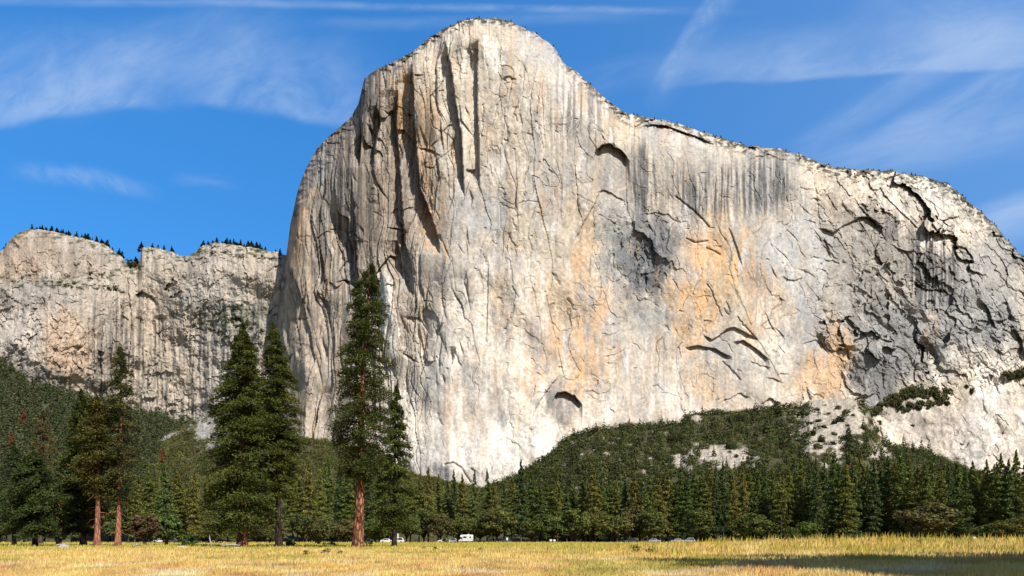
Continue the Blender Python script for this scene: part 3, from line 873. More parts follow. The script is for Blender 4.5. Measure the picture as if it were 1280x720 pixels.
C = blobs(X, Y, (.50, .46, .41), [
    (30, 320, 50, 30, 0, (.46, .37, .30), .8), (90, 320, 60, 24, 12, (.40, .35, .30), .7), (40, 370, 70, 20, 0, (.36, .35, .34), .8), (60, 430, 50, 50, 0, (.54, .44, .36), .7), (20, 420, 40, 40, 0, (.56, .54, .51), .8),
    (85, 450, 40, 50, 0, (.56, .44, .34), .6), (50, 475, 50, 22, 20, (.32, .31, .30), .8), (140, 440, 24, 60, 0, (.33, .31, .29), .7), (190, 400, 24, 70, 0, (.55, .47, .38), .6), (195, 345, 30, 30, 0, (.56, .51, .44), .6),
    (280, 350, 40, 40, 0, (.58, .55, .51), .7), (245, 370, 16, 24, 0, (.36, .36, .355), .8), (300, 400, 60, 24, 0, (.29, .30, .28), .8), (280, 440, 60, 40, 0, (.44, .42, .405), .7), (260, 500, 60, 40, 0, (.50, .48, .46), .7),
    (320, 330, 30, 30, 0, (.54, .49, .42), .6), (225, 480, 30, 50, 0, (.54, .48, .40), .5)], 171, 20, 2.0)
C *= (1 + fbm(X / 14, Y / 22, 6, 185, .68) * .42)[..., None]
C *= (1 + fbm(X / 3, Y / 5, 3, 186, .7) * .22)[..., None]
k = (sstep(.0, .6, fbm(X / 4, Y / 90, 3, 187)) * (.25 + flute * .5))[..., None]
C = C * (1 - k) + np.array((.12, .12, .125)) * k
k = (sstep(.1, .5, fbm(X / 12, Y / 5, 4, 188, .6) + led * .4 + np.exp(-(((X - 300) / 50) ** 2 + ((Y - 400) / 26) ** 2)) * .45 + np.exp(-((dr) / 14) ** 2) * .45 - .25) * .85)[..., None]
C = C * (1 - k) + np.array((.075, .095, .045)) * k
C = np.clip(C * np.array((.80, .765, .73)), .025, .8)
wall_object("cliff", q, D2, C, "lower weathered cliffs west of the great wall with trees along their rim")


def wall2_depth(x, y):
    c = int(np.clip(np.searchsorted(q.px1, x), 0, len(q.px1) - 1))
    return float(np.interp(y, q.py[:, c], D2[:, c]))

# ------------------------------------------------------------------ ground: one sheet out to the horizon
def ground_z(x, y):
    """A low swell of the meadow east of the camera."""
    return (.75 * np.exp(-(((x - 36) / 30) ** 2 + ((y - 74) / 22) ** 2)) + .35 * np.exp(-(((x - 120) / 60) ** 2 + ((y - 110) / 60) ** 2))
            + .10 * np.sin(x / 13 + 1) * np.sin(y / 17))


gx = np.concatenate([[-9000, -4000, -1500, -700], np.linspace(-400, 400, 161), [700, 1500, 4000, 9000]])
gy = np.concatenate([[-9000, -3000, -800, -200], np.linspace(-60, 420, 121), [700, 1500, 4000, 12000]])
GX, GY = np.meshgrid(gx, gy)
GZ = np.where((np.abs(GX) < 400) & (GY > -60) & (GY < 420), ground_z(GX, GY), 0)
nr, nc = GX.shape
i = np.arange(nr * nc).reshape(nr, nc)
m, nt, bs = mat_new("meadow_soil")
N, L = nt.nodes, nt.links
tc = N.new("ShaderNodeTexCoord")
n1 = N.new("ShaderNodeTexNoise"); n1.inputs["Scale"].default_value = .12; n1.inputs["Detail"].default_value = 8
n2 = N.new("ShaderNodeTexNoise"); n2.inputs["Scale"].default_value = 6; n2.inputs["Detail"].default_value = 6
L.new(tc.outputs["Object"], n1.inputs["Vector"]); L.new(tc.outputs["Object"], n2.inputs["Vector"])
r1 = N.new("ShaderNodeValToRGB"); e = r1.color_ramp.elements
e[0].position, e[0].color = .35, (.20, .125, .05, 1); e[1].position, e[1].color = .65, (.36, .25, .10, 1)
L.new(n1.outputs["Fac"], r1.inputs[0])
r2 = N.new("ShaderNodeValToRGB"); e = r2.color_ramp.elements
e[0].position, e[0].color = .3, (.035, .026, .016, 1); e[1].position, e[1].color = .7, (.10, .075, .045, 1)
L.new(n2.outputs["Fac"], r2.inputs[0])
spx = N.new("ShaderNodeSeparateXYZ"); L.new(tc.outputs["Object"], spx.inputs[0])
far = N.new("ShaderNodeMapRange"); far.inputs["From Min"].default_value = 292; far.inputs["From Max"].default_value = 302
L.new(spx.outputs[1], far.inputs["Value"])
mx2 = N.new("ShaderNodeMix"); mx2.data_type = 'RGBA'
L.new(far.outputs[0], mx2.inputs[0]); L.new(r1.outputs[0], mx2.inputs[6]); L.new(r2.outputs[0], mx2.inputs[7])
L.new(mx2.outputs[2], bs.inputs["Base Color"]); bs.inputs["Roughness"].default_value = .95; bs.inputs["Specular IOR Level"].default_value = .1
ground = link("ground", mesh_np("ground", np.stack([GX, GY, GZ], -1), np.stack([i[:-1, :-1], i[:-1, 1:], i[1:, 1:], i[1:, :-1]], -1).reshape(-1, 4), m, smooth=True))
tag(ground, "flat valley floor under the dry meadow and the wood", None, None, "structure")

# valley road behind the meadow, under the trees
m_road = mat_plain("asphalt", (.055, .055, .056), 1.0, nscale=3, namp=.25, spec=0.0)
mb = MB(); mb.box(-900, 900, 283.5, 291.5, -.3, .14)
tag(link("road", mb.mesh("road", m_road)), "asphalt road along the far edge of the meadow", None, None, "structure")

# ------------------------------------------------------------------ hillsides between the wood and the walls
HILLS = []


def hillside(name, label, xs, top, ybase, ytop, colfn, seed, nrow=170):
    """Slope rising from the valley floor at ybase to a crest seen along TOP, at ytop metres."""
    tp = line_x(top, xs) + fbm(xs / 12, xs * 0, 3, seed) * 1.5
    yt = np.interp(xs, *zip(*ytop)) if not np.isscalar(ytop) else np.full_like(xs, ytop)
    kk = ((HY - tp) / F * yt) / (yt - ybase)
    v = np.linspace(0, 1, nrow)[:, None]
    py = tp[None, :] + (HY + 6 - tp[None, :]) * v
    px = np.repeat(xs[None, :], nrow, 0)
    ang = (HY - py) / F
    Yd = ybase * kk[None, :] / np.maximum(kk[None, :] - ang, .02)
    Yd = np.minimum(Yd, yt[None, :])
    Yd = Yd + (fbm(px / 22, py / 16, 4, seed + 1) * 14 + fbm(px / 6, py / 5, 3, seed + 2) * 4) * (1 - v) ** .5
    P = pos(px, py, Yd)
    ex = []
    for dy, dz in ((60, 6), (420, -40)):
        e_ = P[0].copy(); e_[:, 0] *= (e_[:, 1] + dy) / e_[:, 1]; e_[:, 1] += dy; e_[:, 2] += dz; ex.append(e_)
    c = colfn(px, py)
    P = np.concatenate([np.stack(ex[::-1]), P]); c = np.concatenate([np.stack([c[0]] * 2), c])
    nr, nc = P.shape[:2]
    i = np.arange(nr * nc).reshape(nr, nc)
    me = mesh_np(name, P, np.stack([i[1:, :-1], i[1:, 1:], i[:-1, 1:], i[:-1, :-1]], -1).reshape(-1, 4), M_HILL, c.reshape(-1, 3))
    tag(link(name, me), label, None, None, "structure")

    def at(x, y):
        c_ = int(np.clip(np.searchsorted(xs, x), 0, len(xs) - 1))
        return float(np.interp(y, py[:, c_], Yd[:, c_]))
    return tp, at


def bz(X, Y, cx, cy, rx, ry, ang=0):
    a = math.radians(ang); dx, dy = X - cx, Y - cy
    u, v = dx * math.cos(a) + dy * math.sin(a), -dx * math.sin(a) + dy * math.cos(a)
    return 1 - sstep(.75, 1.1, np.sqrt((u / rx) ** 2 + (v / ry) ** 2) + fbm(X / 13, Y / 9, 5, 301, .65) * .85)


def bare_east(X, Y):
    """Where the eastern slope shows bare rock and scree."""
    r = np.maximum.reduce([bz(X, Y, 1040, 524, 46, 50, 20), bz(X, Y, 904, 572, 44, 16, 8), bz(X, Y, 852, 578, 14, 10, 50), bz(X, Y, 1100, 565, 14, 14), bz(X, Y, 1150, 598, 7, 5), bz(X, Y, 870, 523, 9, 5)])
    speck = sstep(.30, .46, fbm(X / 9, Y / 6, 4, 303, .6)) * np.exp(-(((X - 775) / 95) ** 2 + ((Y - 572) / 42) ** 2)) * 1.6
    r = np.maximum(r, np.clip(speck, 0, 1))
    return r


def bare_mid(X, Y):
    return np.maximum(bz(X, Y, 264, 538, 26, 22, -30), bz(X, Y, 212, 545, 24, 3, -22))


def col_east(X, Y):
    b = bare_east(X, Y)[..., None]
    rock = np.array((.42, .37, .30)) * (1 + fbm(X / 3, Y / 3, 4, 311, .7) * .7 + fbm(X / 14, Y / 14, 3, 313) * .3)[..., None]
    veg = np.array((.075, .07, .034)) * (1 + fbm(X / 8, Y / 8, 3, 312) * .5)[..., None]
    return np.clip(veg * (1 - b) + rock * b, .02, .8)


def col_mid(X, Y):
    b = bare_mid(X, Y)[..., None]
    rock = np.array((.38, .355, .315)) * (1 + fbm(X / 3, Y / 3, 4, 321, .7) * .7)[..., None]
    veg = np.array((.075, .07, .032)) * (1 + fbm(X / 8, Y / 8, 3, 322) * .5)[..., None]
    return np.clip(veg * (1 - b) + rock * b, .02, .8)


def col_west(X, Y):
    return np.array((.07, .075, .04)) * (1 + fbm(X / 8, Y / 8, 3, 332) * .5)[..., None]


T_W, AT_W = hillside("hillside", "wooded slope of dark conifers under the lower west cliffs", np.arange(-260, 345, 2.0),
                     [(-260, 380), (-60, 425), (0, 450), (40, 478), (90, 492), (150, 507), (190, 518), (230, 528), (270, 542), (345, 560)], 420.0, 1480.0, col_west, 401)
T_M, AT_M = hillside("hillside", "brushy ridge with a bare pale outcrop below the cliffs", np.arange(90, 640, 2.0),
                     [(90, 628), (130, 600), (160, 570), (195, 549), (245, 523), (285, 502), (330, 522), (375, 547), (430, 555), (470, 572), (520, 594), (600, 612), (640, 622)], 380.0, [(90, 900), (300, 1080), (640, 1120)], col_mid, 421)
TOP_E = [(560, 640), (600, 612), (640, 597), (680, 574), (700, 556), (720, 543), (760, 535), (800, 532), (850, 530), (864, 517), (900, 516), (950, 512), (1000, 508), (1012, 500), (1040, 499), (1070, 497), (1085, 510), (1094, 535),
         (1104, 556), (1130, 560), (1160, 565), (1190, 578), (1210, 589), (1240, 596), (1300, 600), (1560, 612)]
T_E, AT_E = hillside("hillside", "oak covered slope with pale scree at the foot of the great wall", np.arange(560, 1560, 2.0), TOP_E, 380.0, [(560, 1130), (900, 1200), (1080, 1240), (1300, 1320), (1560, 1450)], col_east, 441)

# ------------------------------------------------------------------ foliage builders
def leaf_quads(c, ax, nrm, ln, wd):
    """One quad per leaf spray: centre, long axis, face normal, length, width."""
    ax = ax / (np.linalg.norm(ax, axis=1, keepdims=True) + 1e-9)
    sd = np.cross(nrm, ax); sd /= (np.linalg.norm(sd, axis=1, keepdims=True) + 1e-9)
    a, s = ax * (ln * .5)[:, None], sd * (wd * .5)[:, None]
    v = np.stack([c - a, c + s * .9 - a * .1, c + a, c - s * .9 + a * .1], 1)
    return v.reshape(-1, 3)


def quads_mesh(name, v, col, mat):
    n = len(v) // 4
    return mesh_np(name, v, np.arange(4 * n, dtype=np.int32).reshape(n, 4), mat, np.repeat(col, 4, 0))


def conifer(seed, Ht, base, prof, nbr, nsp, leaf, green, droop=.25, lift=.1, tuft=.45, bare=.2, trunk_r=.5, lean=0.0, bark=None, clump=.35, stub=0, gap=0.0, limb=.018, dense=1.0, slim=.55):
    """Conifer meshes: trunk with its limbs, crown of many needle sprays. PROF maps 0..1 up the crown to its radius in metres."""
    r = np.random.default_rng(seed)
    mb = MB()
    zz = [0, .25, .8, 2, 5, 10, 18] + list(np.linspace(24, Ht, 8)) if Ht > 30 else [0, .25, .8] + list(np.linspace(2, Ht, 9))
    rad = [trunk_r * (1.0 - .93 * (z / Ht) ** .9) * (1 + .45 * math.exp(-z / .9)) for z in zz]
    bend = lambda z: (lean * z + .15 * math.sin(z / 7 + seed), .15 * math.cos(z / 8 + seed))
    mb.tube([(*bend(z), z) for z in zz], rad, 12)
    cs, axs, nrs, lns, cols = [], [], [], [], []
    nsp = int(nsp * dense)
    for b in range(nbr):
        t = (b + r.uniform()) / nbr
        t = t ** 1.0
        z0 = base + (Ht * .985 - base) * t
        if gap and math.sin(z0 * 2.1 + seed) + r.normal(0, .5) > 1.6 - gap: continue
        R = float(np.interp(t, *zip(*prof))) * r.uniform(.62, 1.12)
        if r.uniform() < .06: R *= 1.18
        ph = r.uniform(0, 2 * math.pi) if b % 2 else b * 2.39996
        bx, by = bend(z0)
        n = max(4, int(nsp * (.35 + .65 * R / max(p[1] for p in prof))))
        tt = np.clip(bare + (1 - bare) * r.uniform(size=n) ** .68, 0, 1)
        rl = R * tt
        dz = lift * rl * (1.2 - tt) * 2 - droop * R * tt ** 2
        side = r.normal(0, 1, n) * (.10 + clump * .35 * tt) * R * .75
        u, w = np.array((math.cos(ph), math.sin(ph), 0)), np.array((-math.sin(ph), math.cos(ph), 0))
        c = np.array((bx, by, z0)) + u * rl[:, None] + w * side[:, None]
        c[:, 2] += dz + r.normal(0, tuft, n) * .6
        ax = u * (.8 + r.normal(0, .35, n))[:, None] + w * (np.sign(side) * .7 + r.normal(0, .5, n))[:, None]
        ax[:, 2] += -.25 + r.normal(0, .45, n)
        nm = r.normal(0, .55, (n, 3)); nm[:, 2] += .9
        cs.append(c); axs.append(ax); nrs.append(nm)
        lns.append(leaf * r.uniform(.6, 1.35, n))
        tone = r.uniform(.72, 1.25) * (1 + r.normal(0, .16, n))
        warm = np.clip(r.normal(0, .35, n) + r.normal(0, .3), 0, 1)[:, None]
        cols.append((np.array(green) * (1 - warm * .6) + np.array((green[0] * 1.75, green[1] * 1.28, green[2] * .8)) * warm * .6) * tone[:, None])
        if limb:
            pts = [(bx, by, z0)] + [tuple(np.array((bx, by, z0)) + u * R * s + np.array((0, 0, lift * R * s * (1.2 - s) * 2 - droop * R * s * s))) for s in (.4, .8)]
            mb.tube(pts, [limb * R * .9 + .012, limb * R * .6 + .01, .012], 3, False)
    for k in range(stub):
        z0 = base * r.uniform(.35, 1.05); ph = r.uniform(0, 6.28); ln = r.uniform(.8, 2.6); bx, by = bend(z0)
        mb.tube([(bx, by, z0), (bx + math.cos(ph) * ln * .6, by + math.sin(ph) * ln * .6, z0 - .05 * ln), (bx + math.cos(ph) * ln, by + math.sin(ph) * ln, z0 - .35 * ln)], [.07, .045, .015], 4, False)
    # leader
    n = 14; c = np.zeros((n, 3)); c[:, 2] = Ht + r.uniform(-1.6, .3, n); bx, by = bend(Ht); c[:, 0] += bx + r.normal(0, .12, n); c[:, 1] += by + r.normal(0, .12, n)
    cs.append(c); axs.append(r.normal(0, .3, (n, 3)) + (0, 0, 1)); nrs.append(r.normal(0, 1, (n, 3))); lns.append(np.full(n, leaf)); cols.append(np.tile(np.array(green), (n, 1)))
    c, ax, nm, ln, cl = map(np.concatenate, (cs, axs, nrs, lns, cols))
    return mb.mesh("trunk", bark or M_BARKDARK, True), quads_mesh("crown", leaf_quads(c, ax, nm, ln, ln * slim), np.clip(cl, .004, .6), M_LEAF)


def broadleaf(seed, Ht, Rx, green, nblob=34, nleaf=70, leaf=.8, trunk_r=.35, low=.12, bark=None, stems=1):
    """Round headed tree: stems that fork into limbs, crown of leaf clumps with gaps between them."""
    r = np.random.default_rng(seed)
    mb = MB()
    cs, nrs, lns, cols = [], [], [], []
    for b in range(nblob):
        d = r.normal(0, 1, 3); d /= np.linalg.norm(d); d[2] = d[2] * .8 + .12
        k = r.uniform(.35, 1.0) ** .5
        zc = Ht * (low + (1 - low) * .48)
        c0 = np.array((d[0] * Rx * k * .82, d[1] * Rx * k * .82, zc + d[2] * Ht * (1 - low) * .47 * k))
        if c0[2] < Ht * low: c0[2] = Ht * low + r.uniform(0, 1)
        br = Rx * r.uniform(.2, .36)
        n = int(nleaf * r.uniform(.6, 1.3))
        e_ = r.normal(0, 1, (n, 3)); e_ /= np.linalg.norm(e_, axis=1, keepdims=True)
        p = c0 + e_ * br * (r.uniform(.25, 1, (n, 1)) ** .45) * np.array((1, 1, .72))
        cs.append(p); nm = e_ * .7 + r.normal(0, .5, (n, 3)); nm[:, 2] += .5; nrs.append(nm); lns.append(leaf * r.uniform(.6, 1.4, n))
        tone = r.uniform(.65, 1.3) * (1 + r.normal(0, .15, n))
        warm = np.clip(r.normal(.1, .3, n) + r.normal(0, .25), 0, 1)[:, None]
        cols.append((np.array(green) * (1 - warm * .5) + np.array((green[0] * 1.6, green[1] * 1.2, green[2])) * warm * .5) * tone[:, None])
        if b % 3 == 0:
            mid_ = c0 * np.array((.35, .35, .62))
            mb.tube([(0, 0, Ht * .10), tuple(mid_), tuple(c0)], [trunk_r * .6, trunk_r * .38, .05], 5, False)
    for s_ in range(stems):
        a = s_ * 2.4 + seed; k = 0 if stems == 1 else Rx * .12
        mb.tube([(math.cos(a) * k, math.sin(a) * k, -.1), (math.cos(a) * k, math.sin(a) * k, Ht * .12), (0, 0, Ht * .45), (0, 0, Ht * .7)],
                [trunk_r * 1.2, trunk_r, trunk_r * .7, .06], 8, False)
    c, nm, ln, cl = map(np.concatenate, (cs, nrs, lns, cols))
    ax = np.cross(nm, r.normal(0, 1, nm.shape))
    return mb.mesh("trunk", bark or M_BARKGREY, True), quads_mesh("crown", leaf_quads(c, ax, nm, ln, ln * .8), np.clip(cl, .004, .6), M_OAK)


def plant(kind, meshes, loc, label, cat, group=None, scale=1.0, rot=0.0, sxy=1.0):
    o = empty(kind, loc, label, cat, group)
    o.rotation_euler = (0, 0, rot)
    o.scale = (scale * sxy, scale * sxy, scale)
    link("trunk", meshes[0], o); link("crown", meshes[1], o)
    return o


def gpos(px, Y):
    x = (px - CX) / F * Y
    return (x, Y, float(ground_z(np.array(x), np.array(float(Y)))) if abs(x) < 400 and Y < 420 else 0.0)


def h_of(top, Y): return EYE + (HY - top) / F * Y

# ------------------------------------------------------------------ the big trees at the meadow's edge
G_PINE, G_CEDAR, G_FIR, G_BROWN = (.078, .100, .025), (.090, .114, .027), (.064, .094, .028), (.10, .066, .026)
cone = [(0, .75), (.12, 1.0), (.35, .92), (.6, .66), (.8, .40), (.93, .17), (1, .03)]
colm = [(0, .55), (.15, .9), (.4, 1.0), (.65, .8), (.85, .5), (.95, .25), (1, .05)]


def sc(prof, R): return [(a, b * R) for a, b in prof]


def big(px, Y, top, Rpx, kind, label, meshargs, cat="tree", rot=0.0):
    Ht = h_of(top, Y); R = Rpx / F * Y
    prof = meshargs.pop("prof", cone)
    meshargs['leaf'] *= .76
    dn = meshargs.pop('dense', 2.9)
    meshargs['bare'] = meshargs.get('bare', .1) * .6
    me = conifer(Ht=Ht, prof=sc(prof, R), dense=dn, slim=.42, **meshargs)
    return plant(kind, me, gpos(px, Y), label, cat, "big trees at the meadow edge", 1.0, rot)


big(446, 124, 328, 42, "ponderosa_pine", "tallest pine with a thick rusty red trunk standing alone on the meadow edge",
    dict(seed=1, base=11.5, prof=[(0, .5), (.1, .78), (.28, 1.0), (.45, .86), (.62, .74), (.76, .60), (.88, .48), (.95, .36), (1, .10)], dense=2.8, nbr=205, nsp=155, leaf=.52, green=G_PINE, droop=.22, lift=.05, tuft=.55, bare=.22,
         trunk_r=.92, lean=.042, bark=M_BARKRED, clump=.42, stub=22, gap=.38))
big(492, 134, 478, 29, "incense_cedar", "narrow cone shaped conifer close behind the tallest pine",
    dict(seed=2, base=3.5, nbr=130, nsp=120, leaf=.55, green=G_CEDAR, droop=.15, lift=.1, trunk_r=.45, lean=.02, gap=.3))
big(303, 128, 402, 47, "incense_cedar", "broad dense conifer, the fuller of two tall trees standing side by side",
    dict(seed=3, base=3.0, prof=[(0, .84), (.1, .96), (.3, 1.0), (.5, .92), (.68, .74), (.82, .50), (.92, .28), (1, .03)], nbr=240, nsp=190, leaf=.56, green=G_CEDAR, droop=.2, lift=.1, trunk_r=.85, bark=M_BARKRED, gap=.2, clump=.5))
big(350, 130, 402, 34, "incense_cedar", "slimmer tall conifer with a dark pale-scarred trunk beside the fuller one",
    dict(seed=4, base=9.0, prof=[(0, .7), (.15, .9), (.35, 1.0), (.55, .9), (.72, .68), (.85, .45), (.94, .25), (1, .03)], nbr=170, nsp=150, leaf=.55, green=(.095, .115, .027), droop=.18, lift=.08, trunk_r=.62, lean=-.028, gap=.4, clump=.5, stub=10))
big(148, 126, 432, 28, "ponderosa_pine", "tall thin see-through pine with a short pink trunk showing below",
    dict(seed=5, base=7.0, prof=colm, nbr=115, nsp=85, leaf=.55, green=(.085, .092, .034), droop=.2, lift=.05, trunk_r=.48, lean=.012, bark=M_BARKPINK, gap=.6, stub=10, clump=.6))
big(121, 125, 496, 30, "ponderosa_pine", "rust tinged pine on a tall bare pink trunk",
    dict(seed=6, base=9.0, prof=colm, nbr=120, nsp=115, leaf=.55, green=(.100, .098, .027), droop=.2, lift=.05, trunk_r=.50, bark=M_BARKPINK, gap=.4, stub=12, clump=.6))
big(103, 137, 488, 32, "incense_cedar", "dark full conifer just behind the two pink trunked pines",
    dict(seed=7, base=2.6, nbr=170, nsp=150, leaf=.6, green=(.070, .092, .024), droop=.2, lift=.1, trunk_r=.55, bark=M_BARKRED, gap=.2))
big(43, 128, 566, 37, "white_fir", "short broad dark fir with low skirts at the western end of the meadow",
    dict(seed=8, base=2.2, prof=[(0, .85), (.2, 1.0), (.5, .92), (.75, .72), (.92, .42), (1, .1)], nbr=130, nsp=160, leaf=.55, green=G_FIR, droop=.22, lift=.12, trunk_r=.42, gap=.15))
big(18, 150, 552, 32, "white_fir", "pointed dark fir beside the short broad one at the western end",
    dict(seed=9, base=2.5, nbr=110, nsp=90, leaf=.6, green=(.060, .086, .032), droop=.2, lift=.1, trunk_r=.4, gap=.3))
big(52, 175, 512, 22, "ponderosa_pine", "thin brownish pine rising behind the short broad fir",
    dict(seed=10, base=8, prof=colm, nbr=80, nsp=55, leaf=.6, green=(.13, .10, .042), droop=.2, lift=.05, trunk_r=.4, bark=M_BARKGREY, gap=.6))
big(72, 134, 604, 10, "dead_pine", "small dead pine with bright orange needles",
    dict(seed=11, base=3, prof=colm, nbr=50, nsp=26, leaf=.5, green=(.44, .17, .055), droop=.3, lift=.0, trunk_r=.16, bark=M_BARKGREY, gap=.5, clump=.7))


def round_tree(px, Y, top, Rpx, seed, green, label, group="leafy trees at the meadow edge", kind="oak_tree", **kw):
    Ht = h_of(top, Y); R = Rpx / F * Y
    return plant(kind, broadleaf(seed, Ht, R, green, **kw), gpos(px, Y), label, "tree", group)


round_tree(181, 150, 639, 20, 31, (.125, .088, .045), "rounded brownish bush-like tree right of the two pink trunks", nblob=40, nleaf=90, leaf=.42, low=.02)
round_tree(208, 158, 640, 20, 32, (.095, .15, .036), "bright green leafy tree beside the rounded brown one", nblob=34, nleaf=80, leaf=.5)
round_tree(-4, 128, 638, 16, 33, (.24, .27, .14), "pale grey-green shrub cut by the western edge of the view", nblob=26, nleaf=70, leaf=.35, low=.02, kind="shrub")
round_tree(75, 150, 640, 14, 34, (.12, .09, .05), "low brown thicket tree under the orange dead pine", nblob=26, nleaf=60, leaf=.45, low=.05)
round_tree(236, 160, 664, 14, 35, (.09, .135, .034), "low bright green bush in front of the fullest conifer", nblob=24, nleaf=60, leaf=.4, low=.02, kind="shrub")
round_tree(398, 170, 640, 25, 36, (.115, .125, .04), "olive rounded tree between the slim conifer and the tallest pine", nblob=36, nleaf=80, leaf=.5, low=.05)
round_tree(363, 140, 674, 8, 37, (.12, .16, .035), "small light green bush by the pale-scarred trunk", nblob=14, nleaf=50, leaf=.3, low=.02, kind="shrub")
round_tree(410, 150, 678, 12, 38, (.065, .115, .03), "low dark green bush left of the tallest pine", nblob=14, nleaf=60, leaf=.3, low=.02, kind="shrub")
round_tree(461, 150, 672, 6, 39, (.08, .12, .04), "little green sapling just right of the thick red trunk", nblob=12, nleaf=40, leaf=.3, low=.02, kind="shrub")
round_tree(557, 272, 669, 6, 40, (.13, .16, .045), "small rounded sapling among the oaks left of the white camper", nblob=14, nleaf=50, leaf=.45, low=.04, kind="shrub")

# ------------------------------------------------------------------ the wood behind the meadow: every tree a thing
LAND = [(-60, "the western end of the wood"), (181, "the rounded brown bush-like tree"), (356, "the slim pale-scarred conifer"), (446, "the thick red trunk"), (582, "the white camper"),
        (651, "the lone tall spire"), (760, "the darkest middle oak"), (902, "the bare rock dome"), (1010, "the pale thin trunk"), (1160, "the widest round oak")]
ORD = ["first", "second", "third", "fourth", "fifth", "sixth", "seventh", "eighth", "ninth", "tenth", "eleventh", "twelfth", "thirteenth", "fourteenth", "fifteenth", "sixteenth",
       "seventeenth", "eighteenth", "nineteenth", "twentieth"]
VAR = []
FCONE = [(0, .72), (.12, 1.0), (.35, .86), (.55, .66), (.72, .46), (.86, .27), (.95, .12), (1, .02)]
FCOL = [(0, .8), (.2, 1.0), (.5, .9), (.75, .6), (.9, .3), (1, .03)]
for k in range(9):
    gr = [(.150, .190, .048), (.185, .200, .050), (.105, .155, .046), (.200, .190, .050), (.085, .125, .044)][k % 5]
    VAR.append(conifer(100 + k, 36.0, [3.0, 5.0, 2.5][k % 3], sc(FCONE if k % 3 else FCOL, [5.6, 4.6, 5.2][k % 3]), 105, 88, .85, gr, droop=.22, lift=.1, tuft=.5, bare=.12,
                       trunk_r=.42, gap=.25 if k % 2 else .1, clump=.5, bark=M_BARKGREY if k % 3 == 1 else M_BARKDARK))
OAKV = [broadleaf(200 + k, 15.0, 7.5, [(0.111, 0.135, 0.032), (0.132, 0.138, 0.036), (0.090, 0.121, 0.035), (0.126, 0.117, 0.042), (0.111, 0.152, 0.032)][k % 5],
                  nblob=44, nleaf=80, leaf=.85, low=.13, trunk_r=.32, stems=1 + k % 3) for k in range(7)]
tr = np.random.default_rng(77)

CON = []      # photo column, top row, metres away, half width in columns


def con(lst, Y, wpx=17):
    wpx *= .78
    CON.extend((x, t, Y + tr.uniform(-14, 14), wpx * tr.uniform(.85, 1.2)) for x, t in lst)


con([(8, 590), (30, 600), (75, 566), (92, 580), (168, 600), (186, 588), (205, 574), (224, 596), (243, 586), (262, 580), (285, 590), (322, 575), (338, 592)], 250, 17)
con([(372, 582), (386, 572), (399, 586), (410, 566), (424, 578), (436, 590), (460, 580), (474, 588), (487, 600)], 300, 16)
con([(513, 590), (524, 592), (535, 583), (548, 591), (559, 600), (567, 586), (578, 592), (593, 587), (609, 585), (617, 599), (630, 603)], 335, 14)
con([(651, 573), (640, 596), (664, 588), (675, 604), (683, 598), (697, 593), (708, 606), (716, 612), (729, 600), (742, 580), (751, 592), (762, 606), (771, 600), (781, 596), (793, 590), (803, 598)], 335, 15)
con([(812, 586), (823, 594), (833, 583), (842, 600), (851, 590), (860, 598), (868, 583), (878, 592), (887, 586), (895, 577), (904, 575), (915, 590), (928, 577), (937, 588), (945, 575), (956, 584)], 330, 15)
con([(965, 582), (975, 590), (985, 579), (993, 586), (1001, 573), (1011, 580), (1020, 569), (1030, 575), (1041, 566), (1049, 582), (1057, 578), (1066, 575), (1076, 562), (1084, 580)], 325, 16)
con([(1092, 575), (1101, 582), (1110, 568), (1118, 577), (1126, 563), (1137, 574), (1147, 582), (1156, 578), (1165, 572), (1175, 588), (1185, 580), (1196, 577)], 320, 17)
con([(1207, 582), (1216, 575), (1226, 586), (1233, 573), (1242, 580), (1251, 565), (1261, 572), (1270, 561), (1281, 570), (1293, 560), (1306, 575)], 300, 18)
# a second, deeper rank that closes the gaps
for x in np.arange(-30, 1330, 17.0):
    if 505 < x < 640: continue
    CON.append((x + tr.uniform(-6, 6), float(np.interp(x, [0, 300, 500, 640, 720, 900, 1100, 1300], [594, 594, 600, 606, 606, 594, 582, 578])) + tr.uniform(-6, 10), 368 + tr.uniform(-10, 14), 15 * tr.uniform(.9, 1.2)))
OAK = [(150, 640, 250, 18), (268, 640, 230, 20), (330, 640, 240, 22), (378, 636, 262, 22), (428, 640, 262, 20), (470, 640, 262, 22), (508, 640, 290, 22), (530, 637, 306, 24), (551, 640, 300, 18), (574, 643, 312, 22),
       (600, 640, 308, 22), (621, 629, 306, 26), (664, 642, 300, 18), (690, 634, 300, 22), (717, 628, 300, 26), (742, 636, 306, 20), (766, 632, 300, 26), (792, 628, 310, 26), (812, 634, 302, 20),
       (872, 636, 296, 20), (940, 632, 296, 24), (992, 656, 284, 11), (1012, 645, 296, 18), 
       (1160, 627, 268, 40), (1232, 648, 270, 20), (1258, 642, 262, 24), (1285, 640, 262, 24)]


def where_words(items, kind_of):
    """A phrase for each tree: what it looks like, and its place counted from the landmark before it."""
    cnt, res = {}, {}
    for idx in sorted(range(len(items)), key=lambda j: items[j][0]):
        x = items[idx][0]
        lm = [l for l in LAND if l[0] <= x] or [LAND[0]]
        key = (lm[-1][1], kind_of(items[idx]))
        cnt[key] = cnt.get(key, 0) + 1
        res[idx] = (ORD[min(cnt[key], 20) - 1], lm[-1][1])
    return res


def con_kind(c): return ("front", "back")[c[2] > 350]


